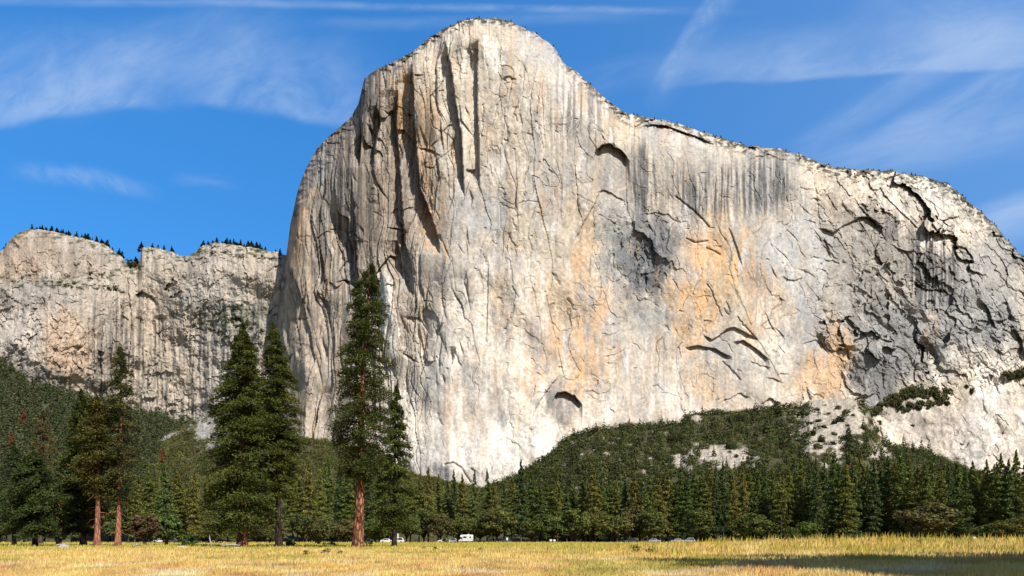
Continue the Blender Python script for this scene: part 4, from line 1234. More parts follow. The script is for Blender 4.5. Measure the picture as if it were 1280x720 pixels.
hts = [h_of(c[1], c[2]) for c in CON]
ww = where_words(CON, con_kind)
for j, (x, t, Y, w) in enumerate(CON):
    if 1 < abs(x) and x < -70: continue
    v = int(tr.integers(0, len(VAR)))
    if (x, t) == (651, 573): v = 4
    Ht = hts[j] * .985
    nb = [hts[i] for i in range(len(CON)) if i != j and abs(CON[i][0] - x) < 22 and con_kind(CON[i]) == con_kind(CON[j])]
    rel = "tall" if nb and Ht > max(nb) * .98 else ("short" if nb and Ht < min(nb) else "mid height")
    o, lm = ww[j]
    lab = f"{rel} {'front-row' if con_kind(CON[j]) == 'front' else 'rear-row'} conifer, {o} east of {lm}"
    if (x, t) == (651, 573): lab = "lone tall spire of a conifer standing clear against the pale wall"
    wid = w / F * Y / 5.2
    plant("conifer", VAR[v], gpos(x, Y), lab, "tree", "conifers in the wood behind the meadow", Ht / 36.0, tr.uniform(0, 6.28), wid / (Ht / 36.0))
ww = where_words(OAK, lambda c: 0)
for j, (x, t, Y, w) in enumerate(OAK):
    Ht = h_of(t + tr.uniform(-1, 9) * (x not in (1160, 621)), Y); w *= tr.uniform(.8, 1.05)
    o, lm = ww[j]
    lab = f"rounded olive roadside oak, {o} east of {lm}"
    if x == 1160: lab = "widest round headed oak in front of the dark eastern conifers"
    if x == 766: lab = "darkest broad oak at the middle of the roadside row"
    plant("oak_tree", OAKV[int(tr.integers(0, 7))], gpos(x, Y), lab, "tree", "oaks along the road", Ht / 15.0, tr.uniform(0, 6.28), (w / F * Y / 7.0) / (Ht / 15.0))
# a few dead and odd ones
dm = conifer(150, 20.0, 3, sc(colm, 2.6), 50, 30, .8, (.30, .115, .055), droop=.3, lift=0, trunk_r=.2, gap=.4, bark=M_BARKGREY)
for (x, t, b, Y, lab) in [(204, 560, 582, 900, "small rust red dead conifer on the brushy ridge"), (29, 512, 536, 700, "reddish dead conifer high on the west slope"), (14, 540, 566, 620, "rusty dead conifer low on the west slope near the view's edge"),
                          (1065, 580, 600, 372, "rust coloured dead conifer between green ones under the scree")]:
    Ht = (b - t) / F * Y * 1.25
    z = EYE + (HY - b) / F * Y - Ht * .2 if Y > 400 else 0
    if Y > 400:
        Yh = (AT_M if x > 100 else AT_W)(x, b)
        Ht = (b - t) / F * Yh * 1.2; p = pos(np.array(float(x)), np.array(float(b)), np.array(Yh))
        plant("dead_conifer", dm, (p[0], p[1], p[2] - Ht * .15), lab, "tree", "dead rust coloured conifers", Ht / 20, x, 1.5)
    else:
        plant("dead_conifer", dm, gpos(x, Y), lab, "tree", "dead rust coloured conifers", h_of(t, Y) / 20, x, 1.0)
# slim bare trunk in front of the eastern wood
mb = MB(); mb.tube([(0, 0, -.2), (.05, 0, 4), (0, .05, 8), (.05, 0, 11)], [.22, .2, .14, .05], 8)
o = empty("bare_trunk", gpos(976.5, 286), "pale thin bare trunk in front of the dark eastern conifers", "tree trunk")
link("trunk", mb.mesh("trunk", M_BARKGREY, True), o)
mb = MB()
for s_ in range(5):
    a = s_ * 2.3; z = 5 + s_ * 1.2
    mb.tube([(0, 0, z), (math.cos(a) * 1.2, math.sin(a) * 1.2, z + .2), (math.cos(a) * 2.0, math.sin(a) * 2.0, z - .2)], [.06, .04, .015], 4)
link("branch", mb.mesh("branch", M_BARKGREY), o)

# ------------------------------------------------------------------ brush and small conifers on the slopes (a mass nobody could count)
def bush_quads(r, n, P, R, green, nleaf, leaf):
    """Many crowns in one go: P centres at ground (n,3), R radii."""
    e_ = r.normal(0, 1, (n, nleaf, 3)); e_ /= np.linalg.norm(e_, axis=2, keepdims=True)
    e_[..., 2] = e_[..., 2] * .8 + .45
    lob = 1 + .28 * np.sin(e_[..., 0] * 5 + r.uniform(0, 6, (n, 1))) * np.sin(e_[..., 1] * 5 + r.uniform(0, 6, (n, 1)))
    k = r.uniform(.45, 1, (n, nleaf)) ** .4 * lob
    c = P[:, None, :] + e_ * (R[:, None] * k)[..., None] * np.array((1, 1, .95))
    nm = e_ + r.normal(0, .26, (n, nleaf, 3))
    ax = np.cross(nm, r.normal(0, 1, nm.shape))
    ln = (R[:, None] * leaf * r.uniform(.6, 1.4, (n, nleaf)))
    tone = r.uniform(.5, 1.45, (n, 1)) * (1 + r.normal(0, .07, (n, nleaf)))
    hue = r.uniform(0, 1, (n, 1, 1))
    col = (np.array(green) * (1 - hue) + np.array((green[0] * 1.5, green[1] * 1.12, green[2] * .95)) * hue) * tone[..., None]
    return leaf_quads(c.reshape(-1, 3), ax.reshape(-1, 3), nm.reshape(-1, 3), ln.ravel(), ln.ravel() * .8), np.clip(col.reshape(-1, 3), .005, .5)


def spire_quads(r, n, P, Ht, R, green, nleaf):
    t = r.uniform(0, 1, (n, nleaf)) ** 1.25
    a = r.uniform(0, 6.283, (n, nleaf))
    rad = R[:, None] * (1.02 - t) * r.uniform(.45, 1.1, (n, nleaf))
    out = np.stack([np.cos(a), np.sin(a), 0 * a], -1)
    c = P[:, None, :] + out * rad[..., None]; c[..., 2] += Ht[:, None] * (t * .95 + .05)
    nm = out * .6 + r.normal(0, .4, c.shape); nm[..., 2] += .7
    ax = out + r.normal(0, .4, c.shape); ax[..., 2] -= .35
    ln = R[:, None] * .95 * (1.15 - t) * r.uniform(.6, 1.3, (n, nleaf)) + .5
    tone = r.uniform(.65, 1.25, (n, 1)) * (1 + r.normal(0, .14, (n, nleaf)))
    hue = r.uniform(0, 1, (n, 1, 1))
    col = (np.array(green) * (1 - hue) + np.array((green[0] * 1.45, green[1] * 1.12, green[2])) * hue) * tone[..., None]
    return leaf_quads(c.reshape(-1, 3), ax.reshape(-1, 3), nm.reshape(-1, 3), ln.ravel(), ln.ravel() * .6), np.clip(col.reshape(-1, 3), .005, .5)


def spread(n, x0, x1, crest, xs, ymax, dens, r, pad=2):
    """Points over a slope, thinned by DENS(x, y)."""
    X = r.uniform(x0, x1, n * 4); tp = np.interp(X, xs, crest) + pad
    Y = tp + (ymax - tp) * r.uniform(0, 1, n * 4)
    keep = (tp < ymax) & (r.uniform(size=n * 4) < dens(X, Y) * np.clip((ymax - tp) / 90, .03, 1))
    return X[keep], Y[keep]


def on_slope(X, Y, at):
    Yd = np.array([at(x, y) for x, y in zip(X, Y)])
    return pos(X, Y, Yd), Yd


r = np.random.default_rng(99)
xs = np.arange(560, 1560, 2.0)
X, Y = spread(1150, 590, 1400, T_E, xs, 655, lambda x, y: np.clip(1 - bare_east(x, y) * 1.02, 0.03, 1), r)
crX = np.arange(596, 1300, 5.0); crX = crX[(crX < 1000) | (crX > 1096)]
X, Y = np.concatenate([X, crX]), np.concatenate([Y, np.interp(crX, xs, T_E) + 2.5])
P, Yd = on_slope(X, Y, AT_E)
R = (3.6 + 4.6 * r.uniform(0, 1, len(X)) ** 1.6) / F * Yd
v, c = bush_quads(r, len(X), P, R, (0.062, 0.082, 0.030), 170, .27)
X2, Y2 = spread(200, 640, 1400, T_E, xs, 640, lambda x, y: np.clip(1 - .8 * bare_east(x, y), 0, 1) * .8, r)
P2, Yd2 = on_slope(X2, Y2, AT_E)
H2_ = r.uniform(9, 22, len(X2)) / F * Yd2
v2, c2 = spire_quads(r, len(X2), P2, H2_, H2_ * r.uniform(.18, .26, len(X2)), (.058, .078, .034), 90)
v, c = np.concatenate([v, v2]), np.concatenate([c, c2])
tag(link("hillside_scrub", quads_mesh("hillside_scrub", v, c, M_SCRUB)), "mass of dark oaks and brush covering the slope under the great wall", None, None, "stuff")

xs = np.arange(90, 640, 2.0)
X, Y = spread(900, 110, 620, T_M, xs, 650, lambda x, y: np.clip(1 - bare_mid(x, y) * 1.05, 0.03, 1), r)
crX = np.arange(300, 600, 4.0)
X, Y = np.concatenate([X, crX]), np.concatenate([Y, np.interp(crX, xs, T_M) + 2.5])
P, Yd = on_slope(X, Y, AT_M)
R = r.uniform(3.2, 6.6, len(X)) / F * Yd
v, c = bush_quads(r, len(X), P, R, (0.082, 0.100, 0.036), 140, .28)
tag(link("hillside_scrub", quads_mesh("hillside_scrub", v, c, M_SCRUB)), "olive brush covering the ridge below the lower cliffs", None, None, "stuff")

xs = np.arange(-260, 345, 2.0)
X, Y = spread(2000, -150, 330, T_W, xs, 655, lambda x, y: 1 + 0 * x, r)
P, Yd = on_slope(X, Y, AT_W)
Ht = r.uniform(9, 19, len(X)) / F * Yd * .85
v, c = spire_quads(r, len(X), P, Ht, Ht * r.uniform(.2, .3, len(X)), (0.072, 0.096, 0.047), 60)
tag(link("hillside_forest", quads_mesh("hillside_forest", v, c, M_SCRUB)), "far off conifer forest on the slope under the west cliffs", None, None, "stuff")

# brush on the ledges of the walls
LX, LY = [], []
for (x0, y0, x1, y1, th, n) in [(1086, 514, 1112, 496, 8, 26), (1108, 500, 1142, 482, 12, 46), (1138, 484, 1188, 487, 12, 52), (1120, 508, 1184, 496, 8, 34), (1258, 466, 1290, 458, 9, 26)]:
    t = r.uniform(size=n); LX.append(x0 + (x1 - x0) * t + r.normal(0, 2, n)); LY.append(y0 + (y1 - y0) * t + r.uniform(0, th, n))
X, Y = np.concatenate(LX), np.concatenate(LY)
Yd = np.array([wall_depth(x, y) for x, y in zip(X, Y)])
P = pos(X, Y + 1.5, Yd - 2)
v, c = bush_quads(r, len(X), P, r.uniform(3.0, 5.2, len(X)) / F * Yd, (0.055, 0.066, 0.029), 110, .45)
tag(link("ledge_scrub", quads_mesh("ledge_scrub", v, c, M_SCRUB)), "dark brush massed on the ledge at the eastern foot of the wall", None, None, "stuff")
LX, LY = [], []
for (x0, y0, x1, y1, th, n, rr_) in [(70, 352, 150, 358, 7, 60, 1), (158, 322, 174, 334, 5, 30, 1), (270, 385, 330, 410, 14, 90, 1), (245, 395, 290, 420, 8, 40, 1), (250, 312, 350, 322, 5, 60, 1), (20, 470, 80, 490, 5, 40, 1)]:
    t = r.uniform(size=n); LX.append(x0 + (x1 - x0) * t + r.normal(0, 3, n)); LY.append(y0 + (y1 - y0) * t + r.uniform(0, th, n))
X, Y = np.concatenate(LX), np.concatenate(LY)
Yd = np.array([wall2_depth(x, y) for x, y in zip(X, Y)])
P = pos(X, Y + .6, Yd - 1)
v, c = bush_quads(r, len(X), P, r.uniform(1.0, 2.3, len(X)) / F * Yd, (.050, .062, .022), 40, .6)
tag(link("ledge_scrub", quads_mesh("ledge_scrub", v, c, M_SCRUB)), "green brush on the ledges of the lower west cliffs", None, None, "stuff")

# single bushes on the scree, and trees on the rims: each a thing of its own
BUSHV = []
for k in range(5):
    v, c = bush_quads(np.random.default_rng(500 + k), 7, np.random.default_rng(510 + k).normal(0, .45, (7, 3)) * np.array((.8, .8, .7)) + np.array((0, 0, .3)), np.full(7, .62), (.046, .056, .022), 60, .5)
    BUSHV.append(quads_mesh("scree_bush", v, c, M_SCRUB))
SB = [(1010, 519, 4), (1022, 513, 3), (1031, 507, 2.5), (1048, 512, 4.5), (1056, 518, 5.5), (1050, 527, 7), (1044, 530, 5), (1023, 527, 4), (1030, 535, 3.5), (1043, 544, 4), (1066, 520, 3.5), (1077, 509, 4.5), (1078, 502, 3),
      (1015, 545, 6), (1028, 553, 7), (1022, 560, 6), (1041, 556, 4), (1060, 550, 7), (1065, 560, 9), (1070, 570, 8), (1084, 541, 5), (1083, 548, 4), (1012, 530, 4), (1036, 518, 2.5), (1060, 533, 3), (1092, 568, 5),
      (872, 570, 4), (884, 580, 4), (920, 572, 3.5), (936, 580, 4), (860, 564, 3.5), (912, 566, 2.5), (1141, 532, 2.5), (1085, 530, 3), (1214, 489, 4), (1183, 505, 4.5), (1120, 505, 4), (1160, 510, 2.5), (1208, 484, 3), (1100, 528, 3),
      (240, 545, 4), (252, 552, 3), (275, 548, 5), (262, 530, 2.5)]
for j, (x, y, rp) in enumerate(SB):
    east = x > 560
    wall = (x > 1096 and y < 535) or x in (1085, 1183)
    Yd = wall_depth(x, y) - 2 if wall else (AT_E if east else AT_M)(x, y)
    p = pos(np.array(float(x)), np.array(y + 1.0), np.array(Yd))
    o = link("scree_bush", BUSHV[j % 5]); o.location = p; o.scale = [rp / F * Yd * 1.05] * 3; o.rotation_euler = (0, 0, j * 1.7)
    size = "large" if rp >= 6 else ("mid sized" if rp >= 4 else "small")
    place = ("pale rock dome on the oak slope" if 850 < x < 945 else "bare outcrop of the brushy ridge" if not east else "rock ledge by the ledge brush" if wall else "pale scree fan")
    tag(o, f"{size} dark bush growing alone on the {place}", "bush", f"{size} bushes on the {place}")
RIMV = []
for k in range(4):
    rk = np.random.default_rng(530 + k)
    v, c = spire_quads(rk, 1, np.zeros((1, 3)), np.array([1.0]), np.array([.25 + .05 * k]), (.026, .036, .016), 130)
    v = v.reshape(-1, 4, 3); ctr = v.mean(1, keepdims=True); v = ctr + (v - ctr) * .36
    mbk = MB(); mbk.tube([(0, 0, -.1), (0, 0, .9)], [.022, .006], 5)
    v2 = np.concatenate([v.reshape(-1, 3)])
    RIMV.append((mbk.mesh("trunk", M_BARKDARK), quads_mesh("crown", v2, c, M_LEAF)))


def rim_tree(x, y, Yd, hp, j, lab, grp):
    p = pos(np.array(float(x)), np.array(float(y)), np.array(Yd))
    plant("rim_tree", RIMV[j % 4], tuple(p), lab, "tree", grp, hp / F * Yd, j * 1.3)


for j in range(140):
    x = float(r.normal(0, 5) + r.choice([52, 70, 84, 110, 128, 262, 285, 300, 318])) if r.uniform() < .45 else float(r.choice([r.uniform(36, 158), r.uniform(36, 158), r.uniform(250, 352), r.uniform(250, 352), r.uniform(160, 178), r.uniform(186, 240), r.uniform(-4, 8)]))
    y = float(np.interp(x, q.px1, q.rim)); Yd = float(D2[0, np.searchsorted(q.px1, x)]) + 14
    part_ = "western hump" if x < 155 else "notch" if x < 180 else "middle saddle" if x < 243 else "hump beside the great wall"
    rim_tree(x, y + 1.0, Yd, (3.5 + 6 * r.uniform() ** 1.7) * (1.5 if 160 < x < 178 else 1), j, f"small conifer on the lower cliffs' rim, at the {part_}", f"rim conifers at the {part_}")
for j, x in enumerate(list(r.uniform(462, 600, 14)) + list(r.uniform(600, 740, 12)) + list(r.uniform(790, 1000, 34)) + list(r.uniform(1020, 1200, 24)) + list(r.uniform(1200, 1290, 14))):
    y = float(np.interp(x, g.px1, g.rim)); Yd = float(WALL_D[0, np.searchsorted(g.px1, x)]) + 8
    part_ = "summit dome" if x < 745 else "long eastern ridge" if x < 1010 else "eastern shoulder"
    rim_tree(x, y + .8, Yd, r.uniform(1.6, 3.6), j, f"tiny dark tree on the rim of the great wall, along the {part_}", f"rim trees along the {part_}")

# ------------------------------------------------------------------ vehicles on the road behind the meadow
P_WHITE = mat_plain("white_paint", (.80, .80, .79), .35, spec=.5)
P_SILVER = mat_plain("silver_paint", (.50, .51, .53), .3, .4)
P_DARK = mat_plain("dark_paint", (.05, .055, .06), .3)
P_GLASS = mat_plain("dark_glass", (.02, .024, .03), .08, spec=.7)
P_TYRE = mat_plain("tyre_rubber", (.02, .02, .02), .9)
P_RIM = mat_plain("wheel_metal", (.55, .55, .56), .35, .7)
P_TAIL = mat_plain("red_lens", (.45, .02, .02), .3)
P_LAMP = mat_plain("clear_lens", (.75, .75, .72), .2)
P_TRIM = mat_plain("grey_trim", (.28, .28, .29), .5)
P_STRIPE = mat_plain("tan_stripe", (.42, .32, .22), .5)


def wheels(o, xs_, w, r_=.34):
    for x in xs_:
        for y in (-w / 2, w / 2):
            mb = MB(); mb.disc_y(x, r_, r_, y - .11, y + .11)
            t = link("wheel", mb.mesh("wheel", P_TYRE), o)
            mb = MB(); mb.disc_y(x, r_, r_ * .6, y - .125, y + .125)
            link("rim", mb.mesh("rim", P_RIM), t)


def lens(o, x, y, z, s, mat, name):
    mb = MB(); mb.box(x - .03, x + .03, y - s, y + s, z - .09, z + .09)
    link(name, mb.mesh(name, mat), o)


def car(px, Y, paint, label, cat="car", long=4.6, tall=1.48, suv=False, flip=False):
    o = empty("parked_car", gpos(px, Y), label, cat, "cars parked behind the meadow")
    o.location.z = .14
    l, t = long / 2, tall
    mb = MB()
    mb.prism([(-l, .32), (-l + .05, .72), (-l + .35, .86), (-.25 * l * 2 + .1, .95), (l - .5, .98), (l - .05, .92), (l, .6), (l, .30)], -.88, .88)
    b = mb.mesh("body", paint)
    link("body", b, o)
    mb = MB()
    back = l - .12 if suv else l - .75
    pr = [(-l + 1.15, .94), (-l + 1.95, t), (back - .55, t), (back, .97)]
    mb.prism(pr, -.74, .74)
    cab = link("cabin", mb.mesh("cabin", paint), o)
    mb = MB(); ins = .05
    for y in (-.752, .742):
        mb.prism([(-l + 1.38, .99), (-l + 2.02, t - .09), (-.02, t - .09), (-.02, .99)], y, y + .01)
        mb.prism([(.06, .99), (.06, t - .09), (back - .6, t - .09), (back - .22, .99)], y, y + .01)
    link("window", mb.mesh("window", P_GLASS), o)
    mb = MB(); mb.add([(-l + 1.20, -.68, .985), (-l + 1.20, .68, .985), (-l + 1.92, .64, t - .05), (-l + 1.92, -.64, t - .05)], [(0, 1, 2, 3)])
    link("windscreen", mb.mesh("windscreen", P_GLASS), o)
    bev = cab.modifiers.new("bevel", 'BEVEL'); bev.width = .06; bev.segments = 2
    for y in (-.66, .66):
        lens(o, -l + .02, y, .66, .16, P_LAMP, "headlight"); lens(o, l - .02, y, .74, .12, P_TAIL, "tail_light")
    mb = MB(); mb.box(-l - .06, -l + .02, -.84, .84, .34, .5); mb.box(l - .02, l + .06, -.84, .84, .34, .5)
    link("bumper", mb.mesh("bumper", P_TRIM), o)
    wheels(o, (-l + .88, l - .92), 1.6)
    if flip: o.rotation_euler = (0, 0, math.pi)
    return o


# the white camper: cab in front on the left, body with an over-cab bunk
o = empty("camper_van", gpos(582.5, 287), "white camper van with a dark side window parked before the oaks", "camper van")
o.location.z = .14
mb = MB(); mb.prism([(-2.75, .45), (-2.72, .95), (-2.2, 1.12), (-1.6, 1.85), (-1.3, 1.85), (-1.3, .45)], -.95, .95); link("cab", mb.mesh("cab", P_WHITE), o)
mb = MB(); mb.prism([(-1.3, .5), (-1.3, 1.95), (-2.25, 2.1), (-2.1, 2.75), (-1.5, 2.98), (2.55, 2.98), (2.72, 2.8), (2.72, .75), (2.5, .5)], -1.12, 1.12)
bd = link("body", mb.mesh("body", P_WHITE), o); bv = bd.modifiers.new("bevel", 'BEVEL'); bv.width = .08; bv.segments = 3
for (x0, x1, z0, z1) in ((-1.0, .25, 1.7, 2.3), (1.35, 2.0, 1.8, 2.25)):
    mb = MB(); mb.box(x0, x1, -1.14, -1.115, z0, z1); w_ = link("window", mb.mesh("window", P_GLASS), o)
    mb = MB(); mb.box(x0 - .06, x1 + .06, -1.135, -1.116, z1, z1 + .06); mb.box(x0 - .06, x1 + .06, -1.135, -1.116, z0 - .06, z0); link("frame", mb.mesh("frame", P_TRIM), w_)
mb = MB(); mb.box(.45, 1.12, -1.14, -1.115, .65, 2.45); d_ = link("door", mb.mesh("door", mat_plain("door_white", (.72, .72, .71), .4)), o)
mb = MB(); mb.box(.52, .6, -1.17, -1.14, 1.5, 1.62); link("handle", mb.mesh("handle", P_TRIM), d_)
mb = MB(); mb.prism([(-2.0, 1.2), (-1.62, 1.72), (-1.36, 1.72), (-1.36, 1.2)], -.965, -.951); link("cab_window", mb.mesh("cab_window", P_GLASS), o)
mb = MB(); mb.add([(-2.2, -.8, 1.13), (-2.2, .8, 1.13), (-1.66, .75, 1.8), (-1.66, -.75, 1.8)], [(0, 1, 2, 3)]); ws = link("windscreen", mb.mesh("windscreen", P_GLASS), o); ws.location.x = -.02
mb = MB(); mb.box(1.3, 2.70, -1.135, -1.116, 1.25, 1.42); link("stripe", mb.mesh("stripe", P_STRIPE), o)
mb = MB(); mb.box(.6, 1.3, -.4, .3, 2.98, 3.2); link("roof_vent", mb.mesh("roof_vent", P_WHITE), o)
for y in (-.75, .75):
    lens(o, -2.74, y, .78, .15, P_LAMP, "headlight"); lens(o, 2.72, y, 1.0, .1, P_TAIL, "tail_light")
wheels(o, (-2.05, 1.5), 1.9, .38)

car(555, 286, P_WHITE, "low white car parked beside the white camper under the oaks")
car(563.5, 290, P_SILVER, "silver car half hidden between the low white car and the camper", suv=True, tall=1.7)
car(484, 262, P_WHITE, "white car parked just right of the thick red pine trunk", flip=True)
car(497, 264, P_WHITE, "white van-like car at the foot of the narrow conifer", suv=True, tall=1.85)
car(632, 290, P_DARK, "dark car in the shade of the oaks east of the camper", suv=True, tall=1.7)
car(788, 289, P_DARK, "dark car in shade beneath the darkest broad oak", suv=True, tall=1.7)
car(818, 284, P_SILVER, "pale car standing in shade behind the tall yellow grass", flip=True)
car(846, 285, P_SILVER, "silver car in the shade, west end of three behind tall grass")
car(861, 286, P_SILVER, "silver high roofed car beside the low silver one in shade", suv=True, tall=1.75)
car(963, 262, P_WHITE, "white car with its nose toward the pale thin bare trunk", long=4.4)
car(971, 268, P_SILVER, "silver car right behind the white one by the bare trunk", flip=True)
car(200, 262, P_WHITE, "white car seen low over the grass near the rounded brown tree")
car(217, 264, P_WHITE, "long roofed white car between the brown tree and the snag", suv=True, tall=1.7, flip=True)


def post(px, Y, h, w, label, name="marker_post"):
    o = empty(name, gpos(px, Y), label, "post", "pale posts along the road")
    mb = MB(); mb.box(-w * .35, w * .35, -.05, .05, -.1, h * .62, .01); link("post", mb.mesh("post", M_DEAD), o)
    mb = MB(); mb.box(-w, w, -.075, -.055, h * .55, h); link("plate", mb.mesh("plate", P_WHITE), o)


post(688.5, 262, 1.35, .42, "western of two white plates on short posts at the road edge")
post(693, 262, 1.3, .42, "eastern of two white plates on short posts at the road edge")
post(1218, 180, 2.0, .34, "pale square sign plate before the black shade of the eastern wood")
post(497.5, 250, 3.4, .22, "tall thin white post beside the narrow conifer")
post(634, 270, 2.0, .3, "small white plate on a post under the oaks east of the camper")


def boulder(px, Y, R, seed, label):
    bm_r = np.random.default_rng(seed)
    import bmesh
    bm = bmesh.new(); bmesh.ops.create_icosphere(bm, subdivisions=3, radius=1)
    for v_ in bm.verts:
        p = np.array(v_.co)
        f_ = facets(np.array([p[0] * 1.3 + p[2] + seed]), np.array([p[1] * 1.3 - p[2]]), seed, .8)[0][0]
        v_.co *= 1 + .22 * f_ + .1 * math.sin(3 * p[0] + seed)
        v_.co.z *= .62; v_.co.x *= 1.25
    me = bpy.data.meshes.new("boulder"); bm.to_mesh(me); bm.free(); me.materials.append(M_STONE)
    o = link("boulder", me); x, y, z = gpos(px, Y); o.location = (x, y, z + R * .25); o.scale = (R, R, R); o.rotation_euler = (0, 0, seed)
    tag(o, label, "boulder", "pale boulders at the meadow edge")


boulder(80, 118, .75, 3, "pale boulder in the grass below the orange dead pine")
boulder(228, 122, .62, 4, "pale flat boulder right of the rounded brown tree")
boulder(296, 112, .55, 5, "whitish stone near the foot of the fullest conifer")
for k, x in enumerate((1242, 1250, 1258, 1270)):
    boulder(x, 150, .95 + .12 * k, 11 + k, ["low pale boulder, west end of the row under the eastern wood", "second pale boulder from the west in the eastern row", "third pale boulder from the west in the eastern row", "broadest pale boulder at the east end of its row"][k])
# fallen logs and a snag
def log(px0, px1, Y, r_, z, label, twigs=3):
    a, b = gpos(px0, Y), gpos(px1, Y + 1.5)
    o = empty("fallen_log", a, label, "log", "bleached logs at the meadow edge")
    d = (b[0] - a[0], b[1] - a[1])
    mb = MB(); mb.tube([(0, 0, z), (d[0] * .5, d[1] * .5, z + .12), (d[0], d[1], z + .05)], [r_, r_ * .85, r_ * .5], 9); link("trunk", mb.mesh("trunk", M_DEAD, True), o)
    for k in range(twigs):
        t = (k + .6) / twigs
        mb = MB(); mb.tube([(d[0] * t, d[1] * t, z + .1), (d[0] * t + .25, d[1] * t - .1, z + .4), (d[0] * t + .5, d[1] * t, z + .55)], [.04, .03, .012], 5); link("branch", mb.mesh("branch", M_DEAD), o)


log(276, 300, 118, .17, .6, "bleached log lying by the foot of the fullest conifer")
log(70, 84, 120, .16, .55, "short bleached log left of the bare pink trunk", 2)
log(166, 176, 116, .14, .55, "forked grey log in the grass before the rounded brown tree", 3)
o = empty("snag", gpos(264, 119), "thin white broken snag leaning over the grass", "dead tree")
mb = MB(); mb.tube([(.1, 0, -.1), (-.05, 0, 1.0), (-.25, 0, 1.7), (-.28, .05, 2.3)], [.16, .13, .1, .03], 8); link("trunk", mb.mesh("trunk", M_DEAD, True), o)
mb = MB(); mb.tube([(-.05, 0, 1.0), (.25, .1, 1.35), (.5, .1, 1.3)], [.07, .05, .02], 6); link("branch", mb.mesh("branch", M_DEAD, True), o)

# ------------------------------------------------------------------ conifers beside and behind the camera: their shade lies on the grass
SHV = conifer(170, 40.0, 3.0, sc(cone, 7.0), 150, 70, 1.2, G_CEDAR, droop=.2, lift=.1, trunk_r=.6, dense=2.6)
for k, (x, y, h) in enumerate([(30, 17, 36), (37, 20, 38), (44, 18, 39), (51, 20, 40), (59, 18, 40), (67, 21, 40), (76, 19, 42), (86, 21, 42), (33, 13, 38), (40, 14, 38), (47, 12, 40), (55, 13, 40), (63, 14, 40), (72, 13, 42), (82, 12, 42), (36, -1, 38), (52, -1, 40), (66, -2, 42), (32, 7, 38), (40, 8, 40), (49, 6, 42), (58, 8, 42), (68, 6, 44), (78, 8, 44)]):
    plant("conifer", SHV, (x, y, 0), "tall conifer standing beside the viewpoint and shading the near grass", "tree", "conifers shading the near meadow", h / 40, k * 1.1, 1.15)

# ------------------------------------------------------------------ the dry grass of the meadow (stuff)
def grass(name, label, n, y0, y1, xpad, hfun, wk, colfn, seed, keep=None):
    r = np.random.default_rng(seed)
    inv = r.uniform(1 / y1, 1 / y0, n) if wk else 1
    Y = 1 / inv
    px = r.uniform(-xpad, 1280 + xpad, n)
    X = (px - CX) / F * Y
    if keep is not None:
        k = r.uniform(size=n) < keep(px, X, Y); X, Y, px = X[k], Y[k], px[k]; n = len(X)
    Z = ground_z(X, Y)
    h = hfun(X, Y) * r.uniform(.55, 1.2, n)
    a = r.uniform(0, 6.283, n)
    w = (.010 + .00042 * Y) * r.uniform(.7, 1.5, n)
    lean = r.normal(.12, .2, n) * h; la = r.normal(.4, .9, n)
    tip = np.stack([X + np.cos(la) * lean, Y + np.sin(la) * lean, Z + h], -1)
    mid_ = np.stack([X + np.cos(la) * lean * .35, Y + np.sin(la) * lean * .35, Z + h * .55], -1)
    wv = np.stack([np.cos(a) * w, np.sin(a) * w * .6, 0 * w], -1)
    b = np.stack([X, Y, Z - .03], -1)
    v = np.stack([b - wv * .7, b + wv * .7, mid_ + wv, tip, mid_ - wv], 1).reshape(-1, 3)
    i = np.arange(n)[:, None] * 5
    f1 = np.concatenate([i + np.array([[0, 1, 2, 4]])], 0)
    # quads for the lower half, a thin quad for the tip (its last corner doubled by a point near the tip)
    c = colfn(X, Y, r)
    col = np.repeat(c, 5, 0)
    me = bpy.data.meshes.new(name)
    faces4 = f1.astype(np.int32); faces3 = (i + np.array([[4, 2, 3]])).astype(np.int32)
    me.vertices.add(len(v)); me.vertices.foreach_set("co", v.astype(np.float32).ravel())
    lp = np.concatenate([faces4.ravel(), faces3.ravel()])
    me.loops.add(len(lp)); me.loops.foreach_set("vertex_index", lp)
    ls = np.concatenate([np.arange(n) * 4, n * 4 + np.arange(n) * 3]).astype(np.int32)
    me.polygons.add(2 * n); me.polygons.foreach_set("loop_start", ls)
    ca = me.color_attributes.new("col", "FLOAT_COLOR", "POINT")
    cc = np.ones((len(v), 4), np.float32); cc[:, :3] = np.clip(col, .01, .8); ca.data.foreach_set("color", cc.ravel())
    me.update(calc_edges=True); me.materials.append(M_GRASS)
    return tag(link(name, me), label, None, None, "stuff")


def tall_east(X, Y):
    return np.exp(-(((X - 34) / 24) ** 2 + ((Y - 76) / 20) ** 2)) + .6 * np.exp(-(((X - 70) / 40) ** 2 + ((Y - 95) / 30) ** 2))


def gh(X, Y):
    return (.42 + .16 * fbm(X / 5, Y / 9, 3, 601) + .50 * np.clip(tall_east(X, Y), 0, 1)) * (1 - .35 * sstep(120, 170, Y)) * (1 - .3 * (1 - sstep(30, 44, Y)) * (1 - sstep(4, 12, X))) + .16 * sstep(5, 14, X) * (1 - sstep(46, 60, Y))


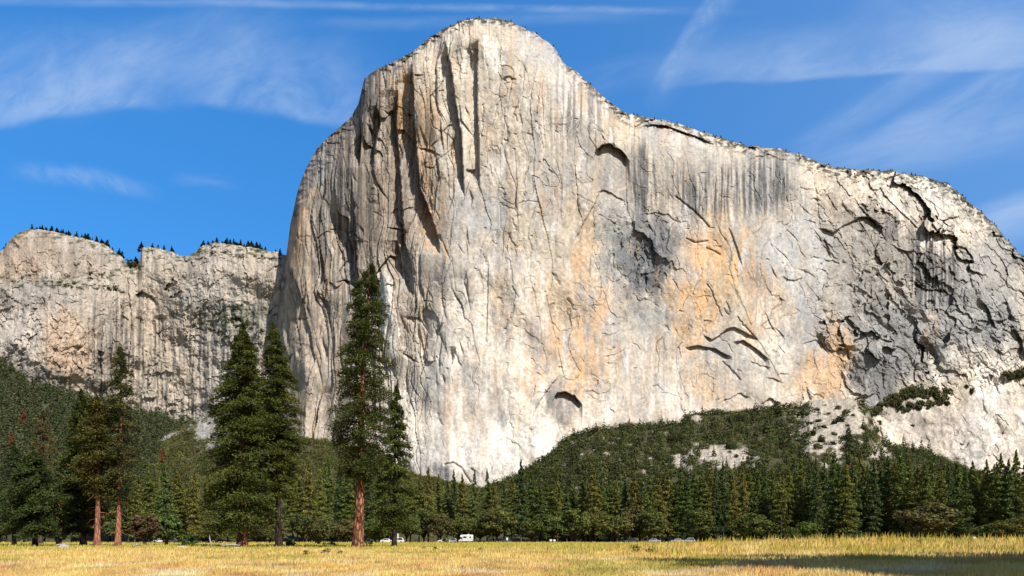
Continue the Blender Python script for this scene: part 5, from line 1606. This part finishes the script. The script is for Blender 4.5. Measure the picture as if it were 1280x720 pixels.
def gcol(X, Y, r):
    n = len(X)
    m1, m2 = fbm(X / 7, Y / 13, 4, 611), fbm(X / 3, Y / 6, 3, 612)
    straw, gold, rust, green, pale = map(np.array, ((.76, .54, .20), (.76, .48, .13), (.64, .35, .15), (.44, .40, .09), (.80, .63, .40)))
    c = np.tile(straw, (n, 1))

    def blend(c, k, w): return c + (k - c) * np.clip(w, 0, 1)[:, None]
    c = blend(c, gold, sstep(-.1, .5, m1) * .7)
    near = 1 - sstep(36, 56, Y)
    c = blend(c, rust, near * (.12 + .6 * sstep(.05, .5, m2)) * (1 - sstep(4, 16, X)) + .35 * sstep(.25, .6, m2))
    c = blend(c, pale, near * sstep(.1, .5, fbm(X / 4, Y / 4, 3, 614)) * .8)
    c = blend(c, green, sstep(.1, .5, fbm(X / 10, Y / 16, 3, 613) + sstep(60, 120, Y) * .50 + tall_east(X, Y) * .25 + .02) * .8)
    return c * r.uniform(.72, 1.22, (n, 1)) * (1 + r.normal(0, .05, (n, 3))) * (1 + .45 * np.clip(fbm(X / 2.2, Y / 3.5, 3, 616), -1, .6))[:, None]


grass("grass", "tall dry golden grass covering the meadow", 420000, 22, 190, 130, gh, 1, gcol, 701)
grass("grass", "greener far strip of grass before the road", 60000, 120, 282, 60, lambda X, Y: .55 + .15 * fbm(X / 8, Y / 12, 2, 621), 1,
      lambda X, Y, r: np.array((.52, .44, .10)) * r.uniform(.6, 1.25, (len(X), 1)), 702)
grass("weeds", "taller yellow green weeds in the eastern grass", 26000, 50, 96, 60, lambda X, Y: .85 + .5 * np.clip(tall_east(X, Y), 0, 1), 1,
      lambda X, Y, r: np.where(r.uniform(size=(len(X), 1)) < .5, np.array((.46, .41, .07)), np.array((.64, .45, .11))) * r.uniform(.6, 1.2, (len(X), 1)), 703,
      keep=lambda px, X, Y: np.clip(sstep(.05, .45, fbm(X / 2.2, Y / 3.5, 3, 631) + tall_east(X, Y) * .3 - .1), 0, 1) * sstep(640, 830, px))
# scattered dark weed tufts in the grass
WT = []
for k in range(3):
    v, c = bush_quads(np.random.default_rng(640 + k), 5, np.random.default_rng(650 + k).normal(0, .35, (5, 3)) * np.array((1, 1, .6)), np.full(5, .45), (.10, .11, .03), 26, .5)
    WT.append(quads_mesh("weed_tuft", v, c, M_OAK))
for j, (x, Y, s_, lab) in enumerate([(382, 62, .42, "small dark weed tuft in front of the slim conifer"), (406, 68, .55, "dark weed tuft in the grass left of the thick red trunk"), (428, 66, .5, "dark weed tuft just before the thick red trunk"),
                                     (544, 88, .45, "dark weed tuft in the grass before the low white car"), (599, 84, .4, "dark weed tuft in the grass right of the camper"), (818, 60, .8, "broad yellow weed clump at the start of the tall eastern grass"),
                                     (795, 62, .7, "yellow weed clump west of the broad one in the grass"), (529, 100, .4, "far dark weed tuft west of the white car"), (655, 96, .35, "far small dark tuft east of the camper")]):
    o = link("weed_tuft", WT[j % 3]); x_, y_, z_ = gpos(x, Y); o.location = (x_, y_, z_ + .30); o.scale = (s_, s_, s_ * 1.2)
    tag(o, lab, "weed", "weed tufts in the grass")
